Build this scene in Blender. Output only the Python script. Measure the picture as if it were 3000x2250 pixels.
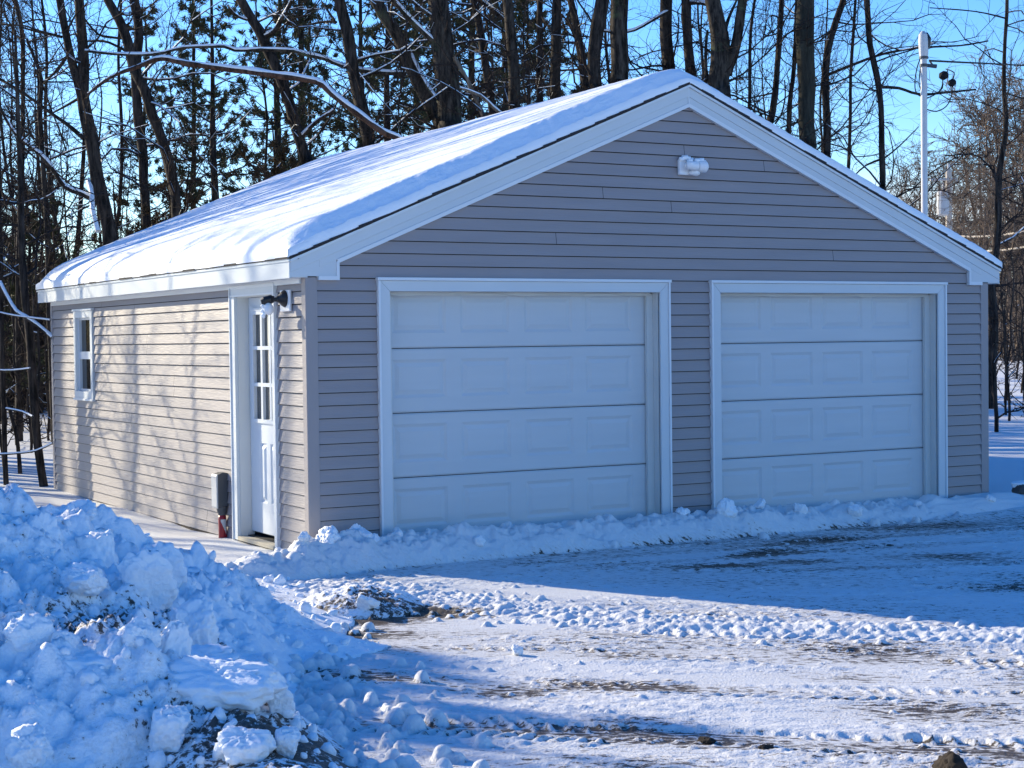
import bpy, bmesh, math, random
import numpy as np
from mathutils import Matrix, Vector
R = math.radians
scene = bpy.context.scene
for o in list(bpy.data.objects): bpy.data.objects.remove(o)

# ------------------------------------------------------------------ camera
cam_d = bpy.data.cameras.new('camera'); cam = bpy.data.objects.new('camera', cam_d)
scene.collection.objects.link(cam); scene.camera = cam
cam_d.sensor_width = 36; cam_d.sensor_fit = 'HORIZONTAL'; cam_d.lens = 36 * 3578.85 / 2212
cam_d.clip_start = 0.1; cam_d.clip_end = 3000
_y, _p, _r = R(29.8636), R(-1.5513), R(-0.6996)
fw = Vector((math.sin(_y) * math.cos(_p), math.cos(_y) * math.cos(_p), math.sin(_p)))
rt = Vector((math.cos(_y), -math.sin(_y), 0)); up = rt.cross(fw)
rt2 = rt * math.cos(_r) + up * math.sin(_r); up2 = up * math.cos(_r) - rt * math.sin(_r)
m = Matrix((rt2, up2, -fw)).transposed().to_4x4()
m.translation = Vector((-5.1183, -12.1511, 1.6666)); cam.matrix_world = m

# ------------------------------------------------------------------ sky, sun, exposure
SUN_AZ, SUN_EL = -25.0, 22.0            # azimuth from +Y towards +X, elevation (degrees)
world = bpy.data.worlds.new('World'); scene.world = world; world.use_nodes = True
wt = world.node_tree; wn = wt.nodes; wl = wt.links
for n in list(wn): wn.remove(n)
def wnode(t, **k):
    n = wn.new(t)
    for a, b in k.items(): setattr(n, a, b)
    return n
sky = wnode('ShaderNodeTexSky', sky_type='NISHITA', sun_disc=False)
sky.sun_elevation = R(SUN_EL); sky.sun_rotation = R(SUN_AZ)
sky.altitude = 200; sky.air_density = 1.0; sky.dust_density = 0.2; sky.ozone_density = 4.0
hs = wnode('ShaderNodeHueSaturation'); hs.inputs['Hue'].default_value = .512; hs.inputs['Saturation'].default_value = 1.29; hs.inputs['Value'].default_value = 1.14
bg = wnode('ShaderNodeBackground'); bg.inputs['Strength'].default_value = 0.15
wo = wnode('ShaderNodeOutputWorld')
tc = wnode('ShaderNodeTexCoord'); sep = wnode('ShaderNodeSeparateXYZ')
nz = wnode('ShaderNodeTexNoise'); nz.inputs['Scale'].default_value = 5.0; nz.inputs['Detail'].default_value = 5
mp = wnode('ShaderNodeMapping'); mp.inputs['Scale'].default_value = (1, 1, 3.0)
cr = wnode('ShaderNodeMapRange'); cr.inputs['From Min'].default_value = 0.47; cr.inputs['From Max'].default_value = 0.6
el = wnode('ShaderNodeMapRange'); el.inputs['From Min'].default_value = 0.055; el.inputs['From Max'].default_value = 0.10
el.inputs['To Min'].default_value = 1.0; el.inputs['To Max'].default_value = 0.0
mu = wnode('ShaderNodeMath', operation='MULTIPLY'); mx = wnode('ShaderNodeMixRGB')
mx.inputs['Color2'].default_value = (6.2, 6.4, 6.8, 1)
wl.new(sky.outputs[0], hs.inputs['Color']); wl.new(tc.outputs['Generated'], mp.inputs[0]); wl.new(mp.outputs[0], nz.inputs['Vector'])
wl.new(tc.outputs['Generated'], sep.inputs[0]); wl.new(nz.outputs[0], cr.inputs[0]); wl.new(sep.outputs['Z'], el.inputs[0])
wl.new(cr.outputs[0], mu.inputs[0]); wl.new(el.outputs[0], mu.inputs[1]); wl.new(mu.outputs[0], mx.inputs['Fac'])
wl.new(hs.outputs[0], mx.inputs['Color1']); wl.new(mx.outputs[0], bg.inputs['Color']); wl.new(bg.outputs[0], wo.inputs['Surface'])

sun_d = bpy.data.lights.new('sun', 'SUN'); sun = bpy.data.objects.new('sun', sun_d); scene.collection.objects.link(sun)
sun_d.energy = 5.0; sun_d.angle = R(0.5); sun_d.color = (1.0, 0.88, 0.64)
sdir = Vector((math.sin(R(SUN_AZ)) * math.cos(R(SUN_EL)), math.cos(R(SUN_AZ)) * math.cos(R(SUN_EL)), math.sin(R(SUN_EL))))
sun.rotation_euler = sdir.to_track_quat('Z', 'Y').to_euler(); sun.location = (0, 0, 30)
scene.view_settings.view_transform = 'Standard'; scene.view_settings.look = 'None'
scene.view_settings.exposure = 0.67; scene.view_settings.gamma = 1
try: scene.view_settings.use_curve_mapping = False
except Exception: pass

# ------------------------------------------------------------------ helpers
COL = scene.collection
def tag(o, label=None, cat=None, group=None, kind=None):
    if label: o['label'] = label
    if cat: o['category'] = cat
    if group: o['group'] = group
    if kind: o['kind'] = kind
    return o
def empty(name, loc=(0, 0, 0), label=None, cat=None, group=None):
    o = bpy.data.objects.new(name, None); COL.objects.link(o); o.location = loc; o.empty_display_size = 0.2
    return tag(o, label, cat, group)
def link(name, me, mat, parent=None):
    o = bpy.data.objects.new(name, me); COL.objects.link(o)
    if mat is not None and not me.materials: me.materials.append(mat)
    if parent is not None:
        o.parent = parent; o.location = (0, 0, 0)
    return o
def copy_tree(o, parent=None):
    c = o.copy(); COL.objects.link(c)
    if parent is not None: c.parent = parent
    for ch in list(o.children): copy_tree(ch, c)
    return c
class MB:
    """collects polygons in world space; build() links them as one mesh whose origin is the parent's"""
    def __init__(s): s.v = []; s.f = []
    def poly(s, pts):
        n = len(s.v); s.v += [tuple(p) for p in pts]; s.f.append(tuple(range(n, n + len(pts))))
    def box(s, x0, x1, y0, y1, z0, z1):
        n = len(s.v)
        s.v += [(x0,y0,z0),(x1,y0,z0),(x1,y1,z0),(x0,y1,z0),(x0,y0,z1),(x1,y0,z1),(x1,y1,z1),(x0,y1,z1)]
        s.f += [tuple(n + i for i in q) for q in ((0,3,2,1),(4,5,6,7),(0,1,5,4),(1,2,6,5),(2,3,7,6),(3,0,4,7))]
    def prism(s, prof, ax, a, b):
        """profile (list of 2d points) extruded along ax from a to b"""
        def P(q, t):
            return (t, q[0], q[1]) if ax == 'x' else ((q[0], t, q[1]) if ax == 'y' else (q[0], q[1], t))
        n = len(s.v); k = len(prof)
        s.v += [P(q, a) for q in prof] + [P(q, b) for q in prof]
        for i in range(k): s.f.append((n + i, n + (i + 1) % k, n + k + (i + 1) % k, n + k + i))
        s.f.append(tuple(range(n + k - 1, n - 1, -1))); s.f.append(tuple(range(n + k, n + 2 * k)))
    def tube(s, pts, rad, sides=8, cap=True):
        pts = [Vector(p) for p in pts]; n0 = len(s.v); k = len(pts)
        ref = Vector((0.3, 0.9, 0.2)).normalized()
        for i, p in enumerate(pts):
            t = (pts[min(i + 1, k - 1)] - pts[max(i - 1, 0)]).normalized()
            a = t.cross(ref)
            if a.length < 1e-3: a = t.cross(Vector((1, 0, 0)))
            a.normalize(); b = t.cross(a); r = rad[i] if hasattr(rad, '__len__') else rad
            for j in range(sides):
                q = 2 * math.pi * j / sides
                s.v.append(tuple(p + a * (r * math.cos(q)) + b * (r * math.sin(q))))
        for i in range(k - 1):
            for j in range(sides):
                j2 = (j + 1) % sides
                s.f.append((n0 + i*sides + j, n0 + i*sides + j2, n0 + (i+1)*sides + j2, n0 + (i+1)*sides + j))
        if cap:
            s.f.append(tuple(n0 + j for j in range(sides - 1, -1, -1))); s.f.append(tuple(n0 + (k-1)*sides + j for j in range(sides)))
    def build(s, name, mat, parent=None, smooth=False, bevel=0, off=None):
        me = bpy.data.meshes.new(name)
        o0 = Vector(off) if off is not None else (parent.location if parent is not None and parent.parent is None else Vector((0, 0, 0)))
        if parent is not None and parent.parent is not None and off is None: o0 = parent.parent.location
        v = [(a - o0.x, b - o0.y, c - o0.z) for a, b, c in s.v]
        me.from_pydata(v, [], s.f)
        bm = bmesh.new(); bm.from_mesh(me); bmesh.ops.recalc_face_normals(bm, faces=bm.faces)
        if bevel:
            bmesh.ops.remove_doubles(bm, verts=bm.verts, dist=1e-5)
            bmesh.ops.bevel(bm, geom=[e for e in bm.edges if len(e.link_faces) == 2 and e.calc_face_angle(0) > 0.6], offset=bevel, segments=2, affect='EDGES', profile=0.6)
        bm.to_mesh(me); bm.free()
        if smooth: me.shade_smooth()
        o = link(name, me, mat, parent)
        if parent is None and off is not None: o.location = off
        return o
def np_mesh(name, V, F, smooth=True):
    """V (n,3), F (m,k) all faces the same size"""
    me = bpy.data.meshes.new(name); V = np.ascontiguousarray(V, np.float32); F = np.ascontiguousarray(F, np.int32)
    k = F.shape[1]; me.vertices.add(len(V)); me.vertices.foreach_set('co', V.ravel())
    me.loops.add(F.size); me.loops.foreach_set('vertex_index', F.ravel())
    me.polygons.add(len(F)); me.polygons.foreach_set('loop_start', np.arange(0, F.size, k, dtype=np.int32))
    me.polygons.foreach_set('loop_total', np.full(len(F), k, np.int32))
    me.polygons.foreach_set('use_smooth', np.full(len(F), smooth, bool))
    me.update(calc_edges=True); me.validate(); return me

# numpy noise
_rng = np.random.default_rng(7); _tab = _rng.random((256, 256)).astype(np.float32)
def vn2(x, y):
    xi = np.floor(x).astype(int); yi = np.floor(y).astype(int); fx = x - xi; fy = y - yi
    fx = fx*fx*fx*(fx*(fx*6-15)+10); fy = fy*fy*fy*(fy*(fy*6-15)+10)
    a = _tab[xi & 255, yi & 255]; b = _tab[(xi+1) & 255, yi & 255]; c = _tab[xi & 255, (yi+1) & 255]; d = _tab[(xi+1) & 255, (yi+1) & 255]
    return (a*(1-fx)+b*fx)*(1-fy)+(c*(1-fx)+d*fx)*fy
def fbm(x, y, oct=4, gain=.5):
    s = 0; a = 1; t = 0
    for i in range(oct):
        s = s + a*(vn2(x*2**i+17.3*i, y*2**i+5.1*i)-.5); t += a; a *= gain
    return s/t*2
def vn3(p):
    z = p[..., 2]; zi = np.floor(z); f = z-zi; f = f*f*(3-2*f)
    return vn2(p[..., 0]+zi*13.7, p[..., 1]+zi*7.3)*(1-f)+vn2(p[..., 0]+(zi+1)*13.7, p[..., 1]+(zi+1)*7.3)*f
def sst(a, b, x): t = np.clip((x-a)/(b-a), 0, 1); return t*t*(3-2*t)

# ------------------------------------------------------------------ materials
def mat_new(name):
    mt = bpy.data.materials.new(name); mt.use_nodes = True
    return mt, mt.node_tree.nodes, mt.node_tree.links, mt.node_tree.nodes['Principled BSDF']
def nd(nodes, t, **k):
    n = nodes.new(t)
    for a, b in k.items():
        if a.startswith('i_'): n.inputs[a[2:].replace('_', ' ')].default_value = b
        else: setattr(n, a, b)
    return n
def simple(name, col, rough=.6, var=.06, scale=6.0, bump=0.0, bscale=60.0, stretch=(1, 1, 1), spec=.4, metal=0.0):
    mt, n, l, b = mat_new(name)
    tc = nd(n, 'ShaderNodeTexCoord'); mp = nd(n, 'ShaderNodeMapping'); mp.inputs['Scale'].default_value = stretch
    l.new(tc.outputs['Object'], mp.inputs[0])
    nz = nd(n, 'ShaderNodeTexNoise', i_Scale=scale, i_Detail=5.0); l.new(mp.outputs[0], nz.inputs['Vector'])
    cr = nd(n, 'ShaderNodeMixRGB'); cr.inputs['Color1'].default_value = (*[max(0, c*(1-var)) for c in col], 1); cr.inputs['Color2'].default_value = (*[c*(1+var) for c in col], 1)
    l.new(nz.outputs[0], cr.inputs['Fac']); l.new(cr.outputs[0], b.inputs['Base Color'])
    b.inputs['Roughness'].default_value = rough; b.inputs['Specular IOR Level'].default_value = spec; b.inputs['Metallic'].default_value = metal
    if bump:
        n2 = nd(n, 'ShaderNodeTexNoise', i_Scale=bscale, i_Detail=4.0); l.new(mp.outputs[0], n2.inputs['Vector'])
        bp = nd(n, 'ShaderNodeBump', i_Strength=bump, i_Distance=0.01); l.new(n2.outputs[0], bp.inputs['Height']); l.new(bp.outputs[0], b.inputs['Normal'])
    return mt
SIDING = (.285, .256, .258)
M = {}
M['siding_front'] = simple('siding_front', SIDING, .5, .12, 1.5, .25, 9, (1.0, 6, 8))
M['siding_side'] = simple('siding_side', SIDING, .5, .12, 1.5, .25, 9, (6, 1.0, 8))
M['post'] = simple('corner_post', (.29, .262, .264), .5, .05, 2, .08, 30, (10, 10, 2))
M['trim'] = simple('white_trim', (.56, .60, .62), .45, .05, 2.0, .05, 40)
M['frieze'] = simple('white_frieze', (.68, .71, .73), .45, .04, 2.0)
M['door'] = simple('garage_door_paint', (.53, .555, .57), .5, .06, 1.2, .18, 40, (1, 1, 9))
M['jamb'] = simple('jamb', (.60, .61, .59), .55, .07, 3.0)
M['entry'] = simple('entry_door_paint', (.58, .62, .66), .4, .04, 2.0)
M['dark'] = simple('gap_shade', (.02, .02, .02), .8)  # dark tone stands in for the shadow under each siding board
M['seal'] = simple('rubber_seal', (.045, .05, .055), .7)
M['shingle'] = simple('shingle', (.035, .032, .034), .9, .4, 40, .6, 80)
M['drip'] = simple('drip_edge', (.62, .66, .68), .35, .05, 3)
M['wood'] = simple('sill_wood', (.42, .38, .30), .8, .25, 8, .3, 40, (4, 1, 4))
M['darkwood'] = simple('dark_foundation', (.05, .04, .033), .9, .4, 12, .5, 40)
M['black'] = simple('black_plastic', (.012, .012, .014), .35)
M['white_plastic'] = simple('white_plastic', (.78, .79, .80), .35)
M['grey_metal'] = simple('grey_metal', (.06, .066, .075), .5, .1, 5)
M['grey_light'] = simple('grey_cover', (.42, .44, .46), .4, .08, 5)
M['red'] = simple('red_pipe', (.25, .012, .02), .35, .15, 10)
M['galv'] = simple('galvanised', (.50, .51, .52), .5, .12, 12, metal=.3)
M['cable'] = simple('black_cable', (.012, .012, .013), .75, spec=.15)
M['polewood'] = simple('weathered_pole', (.44, .39, .34), .85, .2, 8, .4, 30, (6, 6, .6))
M['transformer'] = simple('transformer_paint', (.46, .46, .46), .5)
M['rock'] = simple('rock', (.10, .09, .085), .9, .35, 9, .6, 30)
M['clod'] = simple('soil', (.028, .02, .014), .95, .5, 20, .9, 45)
def bark(name, c1, c2, lichen=0.0, lcol=(.10, .115, .06)):
    mt, n, l, b = mat_new(name)
    tc = nd(n, 'ShaderNodeTexCoord'); mp = nd(n, 'ShaderNodeMapping'); mp.inputs['Scale'].default_value = (9, 9, 1.6); l.new(tc.outputs['Object'], mp.inputs[0])
    nz = nd(n, 'ShaderNodeTexNoise', i_Scale=1.5, i_Detail=7.0, i_Roughness=.7); l.new(mp.outputs[0], nz.inputs['Vector'])
    rp = nd(n, 'ShaderNodeMapRange', i_From_Min=.40, i_From_Max=.66); l.new(nz.outputs[0], rp.inputs[0])
    mx = nd(n, 'ShaderNodeMixRGB'); mx.inputs['Color1'].default_value = (*c1, 1); mx.inputs['Color2'].default_value = (*c2, 1); l.new(rp.outputs[0], mx.inputs['Fac'])
    out = mx.outputs[0]
    n2 = nd(n, 'ShaderNodeTexNoise', i_Scale=1.7, i_Detail=6.0, i_Roughness=.7); l.new(tc.outputs['Object'], n2.inputs['Vector'])
    if lichen:
        r2 = nd(n, 'ShaderNodeMapRange', i_From_Min=.56, i_From_Max=.66); r2.inputs['To Max'].default_value = lichen; l.new(n2.outputs[0], r2.inputs[0])
        m2 = nd(n, 'ShaderNodeMixRGB'); m2.inputs['Color2'].default_value = (*lcol, 1); l.new(r2.outputs[0], m2.inputs['Fac']); l.new(out, m2.inputs['Color1']); out = m2.outputs[0]
    l.new(out, b.inputs['Base Color']); b.inputs['Roughness'].default_value = .92; b.inputs['Specular IOR Level'].default_value = .2
    bp = nd(n, 'ShaderNodeBump', i_Strength=.9, i_Distance=.03); l.new(nz.outputs[0], bp.inputs['Height']); l.new(bp.outputs[0], b.inputs['Normal'])
    return mt
M['bark'] = bark('dark_bark', (.009, .0075, .0065), (.085, .066, .054))
M['lichen'] = bark('lichen_bark', (.010, .0085, .007), (.11, .088, .07), .8)
M['grey'] = bark('grey_bark', (.022, .022, .017), (.055, .052, .04), .4, (.15, .15, .11))
M['pale'] = bark('pale_dead_wood', (.08, .062, .047), (.26, .21, .165))
M['deadwood'] = bark('reddish_dead_wood', (.04, .022, .016), (.15, .085, .06))
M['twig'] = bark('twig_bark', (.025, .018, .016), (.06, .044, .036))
M['fartwig'] = bark('sunlit_twig_bark', (.10, .074, .056), (.26, .195, .15))  # paler, warmer twig bark with the sunlight put into its colour
M['needle'] = simple('pine_needles', (.065, .07, .034), .8, .55, 1.6, spec=.2)
M['needle_brown'] = simple('brown_needles', (.085, .055, .028), .8, .5, 1.4, spec=.2)
def snow_mat(name, bump=.5, bs=55.0, dirt=False, col=(.87, .90, .93), fleck=False):
    mt, n, l, b = mat_new(name)
    tc = nd(n, 'ShaderNodeTexCoord')
    nz = nd(n, 'ShaderNodeTexNoise', i_Scale=bs, i_Detail=5.0, i_Roughness=.6); l.new(tc.outputs['Object'], nz.inputs['Vector'])
    n1 = nd(n, 'ShaderNodeTexNoise', i_Scale=2.0, i_Detail=4.0); l.new(tc.outputs['Object'], n1.inputs['Vector'])
    mx = nd(n, 'ShaderNodeMixRGB'); mx.inputs['Color1'].default_value = (*[c*.955 for c in col], 1); mx.inputs['Color2'].default_value = (*col, 1); l.new(n1.outputs[0], mx.inputs['Fac'])
    out = mx.outputs[0]
    if dirt:
        at = nd(n, 'ShaderNodeAttribute', attribute_name='dirt')
        mp = nd(n, 'ShaderNodeMapping', vector_type='TEXTURE'); mp.inputs['Rotation'].default_value = (0, 0, R(-36)); mp.inputs['Scale'].default_value = (1/4.6, 1/15, 1/8) if not fleck else (1/1.6, 1/1.6, 1/1.6)
        nf = nd(n, 'ShaderNodeTexNoise', i_Scale=2.6 if not fleck else 14, i_Detail=6.0, i_Roughness=.7); l.new(tc.outputs['Object'], mp.inputs[0]); l.new(mp.outputs[0], nf.inputs['Vector'])
        ct = nd(n, 'ShaderNodeMath', operation='MULTIPLY_ADD'); ct.inputs[1].default_value = 1.7; ct.inputs[2].default_value = -.35; l.new(nf.outputs[0], ct.inputs[0])
        ad = nd(n, 'ShaderNodeMath', operation='ADD'); l.new(ct.outputs[0], ad.inputs[0]); l.new(at.outputs['Fac'], ad.inputs[1])
        rg = nd(n, 'ShaderNodeMapRange', i_From_Min=.70, i_From_Max=.80); l.new(ad.outputs[0], rg.inputs[0])
        st = nd(n, 'ShaderNodeMapRange', i_From_Min=.45, i_From_Max=.85); st.inputs['To Max'].default_value = .38; l.new(ad.outputs[0], st.inputs[0])
        m3 = nd(n, 'ShaderNodeMixRGB'); m3.inputs['Color2'].default_value = (.46, .37, .27, 1); l.new(st.outputs[0], m3.inputs['Fac']); l.new(out, m3.inputs['Color1'])
        ng = nd(n, 'ShaderNodeTexNoise', i_Scale=70, i_Detail=3.0); l.new(tc.outputs['Object'], ng.inputs['Vector'])
        dc = nd(n, 'ShaderNodeMixRGB'); dc.inputs['Color1'].default_value = (.022, .016, .011, 1); dc.inputs['Color2'].default_value = (.13, .10, .075, 1); l.new(ng.outputs[0], dc.inputs['Fac'])
        m4 = nd(n, 'ShaderNodeMixRGB'); l.new(rg.outputs[0], m4.inputs['Fac']); l.new(m3.outputs[0], m4.inputs['Color1']); l.new(dc.outputs[0], m4.inputs['Color2']); out = m4.outputs[0]
    l.new(out, b.inputs['Base Color']); b.inputs['Roughness'].default_value = .55; b.inputs['Specular IOR Level'].default_value = .35
    bp = nd(n, 'ShaderNodeBump', i_Strength=bump, i_Distance=.016); l.new(nz.outputs[0], bp.inputs['Height']); l.new(bp.outputs[0], b.inputs['Normal'])
    return mt
M['snow'] = snow_mat('clean_snow', .35, 45)
M['snow_ground'] = snow_mat('driven_snow', .6, 60, True, col=(.74, .745, .745))
M['snow_pile'] = snow_mat('plowed_snow', .8, 32, True, fleck=True)
M['snow_chunk'] = snow_mat('snow_block', .5, 6, True, fleck=True)
M['snow_cap'] = snow_mat('branch_snow', .2, 30)
def glass(name, col, rough=.04):
    mt, n, l, b = mat_new(name); b.inputs['Base Color'].default_value = (*col, 1); b.inputs['Roughness'].default_value = rough; b.inputs['Specular IOR Level'].default_value = .5
    tc = nd(n, 'ShaderNodeTexCoord'); nz = nd(n, 'ShaderNodeTexNoise', i_Scale=2.5); l.new(tc.outputs['Object'], nz.inputs['Vector'])
    bp = nd(n, 'ShaderNodeBump', i_Strength=.08, i_Distance=.01); l.new(nz.outputs[0], bp.inputs['Height']); l.new(bp.outputs[0], b.inputs['Normal']); return mt
M['glass'] = glass('window_glass', (.012, .013, .013)); M['glass_door'] = glass('door_glass', (.075, .08, .083)); M['glass_curtain'] = glass('curtained_glass', (.32, .36, .36), .12)  # door glass lightened, pale reflections put into its base colour
def clear(name):
    mt, n, l, b = mat_new(name); b.inputs['Base Color'].default_value = (.8, .82, .85, 1); b.inputs['Roughness'].default_value = .1; b.inputs['Transmission Weight'].default_value = .6; return mt
M['lens'] = clear('clear_lens')

# ------------------------------------------------------------------ GARAGE
W, L = 7.391, 7.794; PX, PZ, SL = 3.697, 3.935, 0.4178; OH = 0.146
COURSE = 0.1016; Z0 = 1.9695
garage = empty('garage', (3.7, 0, 0), 'beige vinyl sided two door garage with a snow covered gable roof', 'garage')
rnd = random.Random(3)
def roof_z(x): return PZ - SL * abs(x - PX)
def clap(mb, conv, zb, zt, xa0, xa1, xb0, xb1):
    """one clapboard: slanted face, butt lip below; conv(x, out, z) -> point"""
    zt2 = zt - .007
    mb.poly([conv(xa0, .018, zb), conv(xa1, .018, zb), conv(xb1, .003, zt2), conv(xb0, .003, zt2)])
    mb.poly([conv(xa0, .002, zb), conv(xa1, .002, zb), conv(xa1, .018, zb), conv(xa0, .018, zb)])
def wall(name, conv, xmin, xmax, zlo, zhi, holes, mat, gable=False, parent=garage):
    mb = MB(); k0 = int(math.floor((Z0 - zhi) / COURSE)) - 1; k = k0
    while True:
        zb = Z0 - k * COURSE; zt = zb + COURSE; k += 1
        if zt <= zlo: break
        if zb >= zhi: continue
        zb = max(zb, zlo); zt = min(zt, zhi)
        def span(z):
            if not gable: return xmin, xmax
            h = max(0, (PZ - .13 - z) / SL); return max(xmin, PX - h), min(xmax, PX + h)
        a0, a1 = span(zb); b0, b1 = span(zt)
        if a1 - a0 < .02: continue
        ivs = [(a0, a1, b0, b1)]
        for (h0, h1, hz0, hz1) in holes:
            zm = (zb + zt) / 2
            if hz0 < zm < hz1:
                nv = []
                for (p0, p1, q0, q1) in ivs:
                    if h1 <= p0 or h0 >= p1: nv.append((p0, p1, q0, q1)); continue
                    if h0 - p0 > .01: nv.append((p0, h0, q0, h0))
                    if p1 - h1 > .01: nv.append((h1, p1, h1, q1))
                ivs = nv
        for (p0, p1, q0, q1) in ivs:
            lo = max(p0, q0) + .3; hi = min(p1, q1) - .3
            if hi - lo > 1.2 and (k // 2) % 2 == 0:
                rs = random.Random(k // 2 * 7 + int(lo * 10)); sx = rs.uniform(lo, hi)
                clap(mb, conv, zb, zt, p0, sx - .0022, q0, sx - .0022); clap(mb, conv, zb, zt, sx + .0022, p1, sx + .0022, q1)
            else: clap(mb, conv, zb, zt, p0, p1, q0, q1)
    return mb.build(name, mat, parent)
cf = lambda x, o, z: (x, -o, z)
cl = lambda y, o, z: (-o, y, z)
cr_ = lambda y, o, z: (W + o, y, z)
cb = lambda x, o, z: (x, L + o, z)
GD = [(.611, 3.469), (3.935, 6.812)]
front = wall('wall', cf, .075, W - .08, -.06, 3.82, [(GD[0][0] + .012, GD[0][1] - .012, -1, 2.152), (GD[1][0] + .012, GD[1][1] - .012, -1, 2.152)], M['siding_front'], True)
front['label'] = 'gable end wall in shade'
side = wall('wall', cl, .05, L - .05, -.062, 2.14, [(.62, 1.64, -1, 2.135), (6.01, 6.745, 1.07, 2.035)], M['siding_side'])
side['label'] = 'sunlit side wall'
wall('wall', cr_, .05, L - .05, -.06, 2.2, [], M['siding_side'])
wall('wall', cb, .05, W - .05, -.06, 3.82, [], M['siding_front'], True)
mb = MB()   # sheathing behind the boards, dark to paint shadow lines in their gaps; openings free
for x0, x1, z0, z1 in ((.03, GD[0][0] + .07, -.06, 2.3), (GD[0][1] - .07, GD[1][0] + .07, -.06, 2.3), (GD[1][1] - .07, W - .03, -.06, 2.3), (GD[0][0] + .07, GD[0][1] - .07, 2.1, 2.3), (GD[1][0] + .07, GD[1][1] - .07, 2.1, 2.3)):
    mb.box(x0, x1, .004, .05, z0, z1)
mb.prism([(.05, 2.3), (W - .05, 2.3), (PX, PZ - .09)], 'y', .004, .05)
for y0, y1, z0, z1 in ((.06, .67, -.06, 2.2), (1.57, 6.06, -.06, 2.2), (6.69, L - .03, -.06, 2.2), (.67, 1.57, 2.075, 2.2), (6.06, 6.69, -.06, 1.12), (6.06, 6.69, 1.99, 2.2)):
    mb.box(.004, .05, y0, y1, z0, z1)
mb.box(W - .05, W - .004, .05, L - .03, -.06, 2.2); mb.box(.05, W - .05, L - .05, L - .004, -.06, 2.3)
mb.prism([(.05, 2.3), (W - .05, 2.3), (PX, PZ - .09)], 'y', L - .05, L - .004)
mb.box(.06, W - .06, .06, L - .06, -.03, -.015)
mb.build('sheathing', M['dark'], garage)
# foundation strip under the side walls
mb = MB(); mb.box(-.004, .05, .02, L - .02, -.30, -.064); mb.box(W - .05, W + .004, .02, L - .02, -.3, -.064); mb.box(.05, W - .05, -.004, .05, -.3, -.064)
mb.build('foundation', M['darkwood'], garage)
# corner posts
for x0, x1, y0, y1, sx, sy in ((-.019, .083, -.019, .066, -1, -1), (W - .083, W + .019, -.019, .066, 1, -1), (-.019, .08, L - .066, L + .019, -1, 1), (W - .08, W + .019, L - .066, L + .019, 1, 1)):
    mb = MB(); mb.box(x0, x1, y0, y1, -.06, 2.175); mb.build('corner_post', M['post'], garage, bevel=.006)
# roof deck and shingle edge
mb = MB(); yr0, yr1 = -.052, L + .05; ex = -.165
n = len(mb.v)
for sgn in (-1, 1):
    e = PX + sgn * (PX - ex); ze = roof_z(e)
    mb.poly([(e, yr0, ze + .012), (PX, yr0, PZ + .012), (PX, yr1, PZ + .012), (e, yr1, ze + .012)])
    mb.poly([(e, yr0, ze - .012), (PX, yr0, PZ - .012), (PX, yr1, PZ - .012), (e, yr1, ze - .012)])
    mb.poly([(e, yr0, ze - .012), (e, yr0, ze + .012), (e, yr1, ze + .012), (e, yr1, ze - .012)])
    # ragged shingle courses along the rake
    c = 0.0; tot = math.hypot(PX - ex, PX * SL)
    while c < tot:
        d = min(tot, c + rnd.uniform(.13, .15)); up_ = rnd.uniform(.006, .014)
        for yy in (yr0 - rnd.uniform(.002, .012), ):
            xa = PX + sgn * c / tot * (PX - ex); xb = PX + sgn * d / tot * (PX - ex)
            za, zb = roof_z(xa), roof_z(xb)
            mb.poly([(xa, yy, za - .008), (xb, yy, zb - .008), (xb, yy, zb + up_ + .006), (xa, yy, za + up_)])
            mb.poly([(xa, yy, za + up_), (xb, yy, zb + up_ + .006), (xb, yy + .1, zb + up_ + .006), (xa, yy + .1, za + up_)])
            mb.poly([(xa, yy, za - .013), (xb, yy, zb - .013), (xb, yy + .1, zb - .013), (xa, yy + .1, za - .013)])
        c = d
y = yr0
while y < yr1:
    y2 = min(yr1, y + rnd.uniform(.2, .34)); t = rnd.uniform(.006, .014); q = ex - rnd.uniform(.004, .016)
    mb.box(q, q + .1, y, y2 - .004, roof_z(ex) - .006, roof_z(ex) + t); y = y2
mb.build('roof', M['shingle'], garage)
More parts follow.
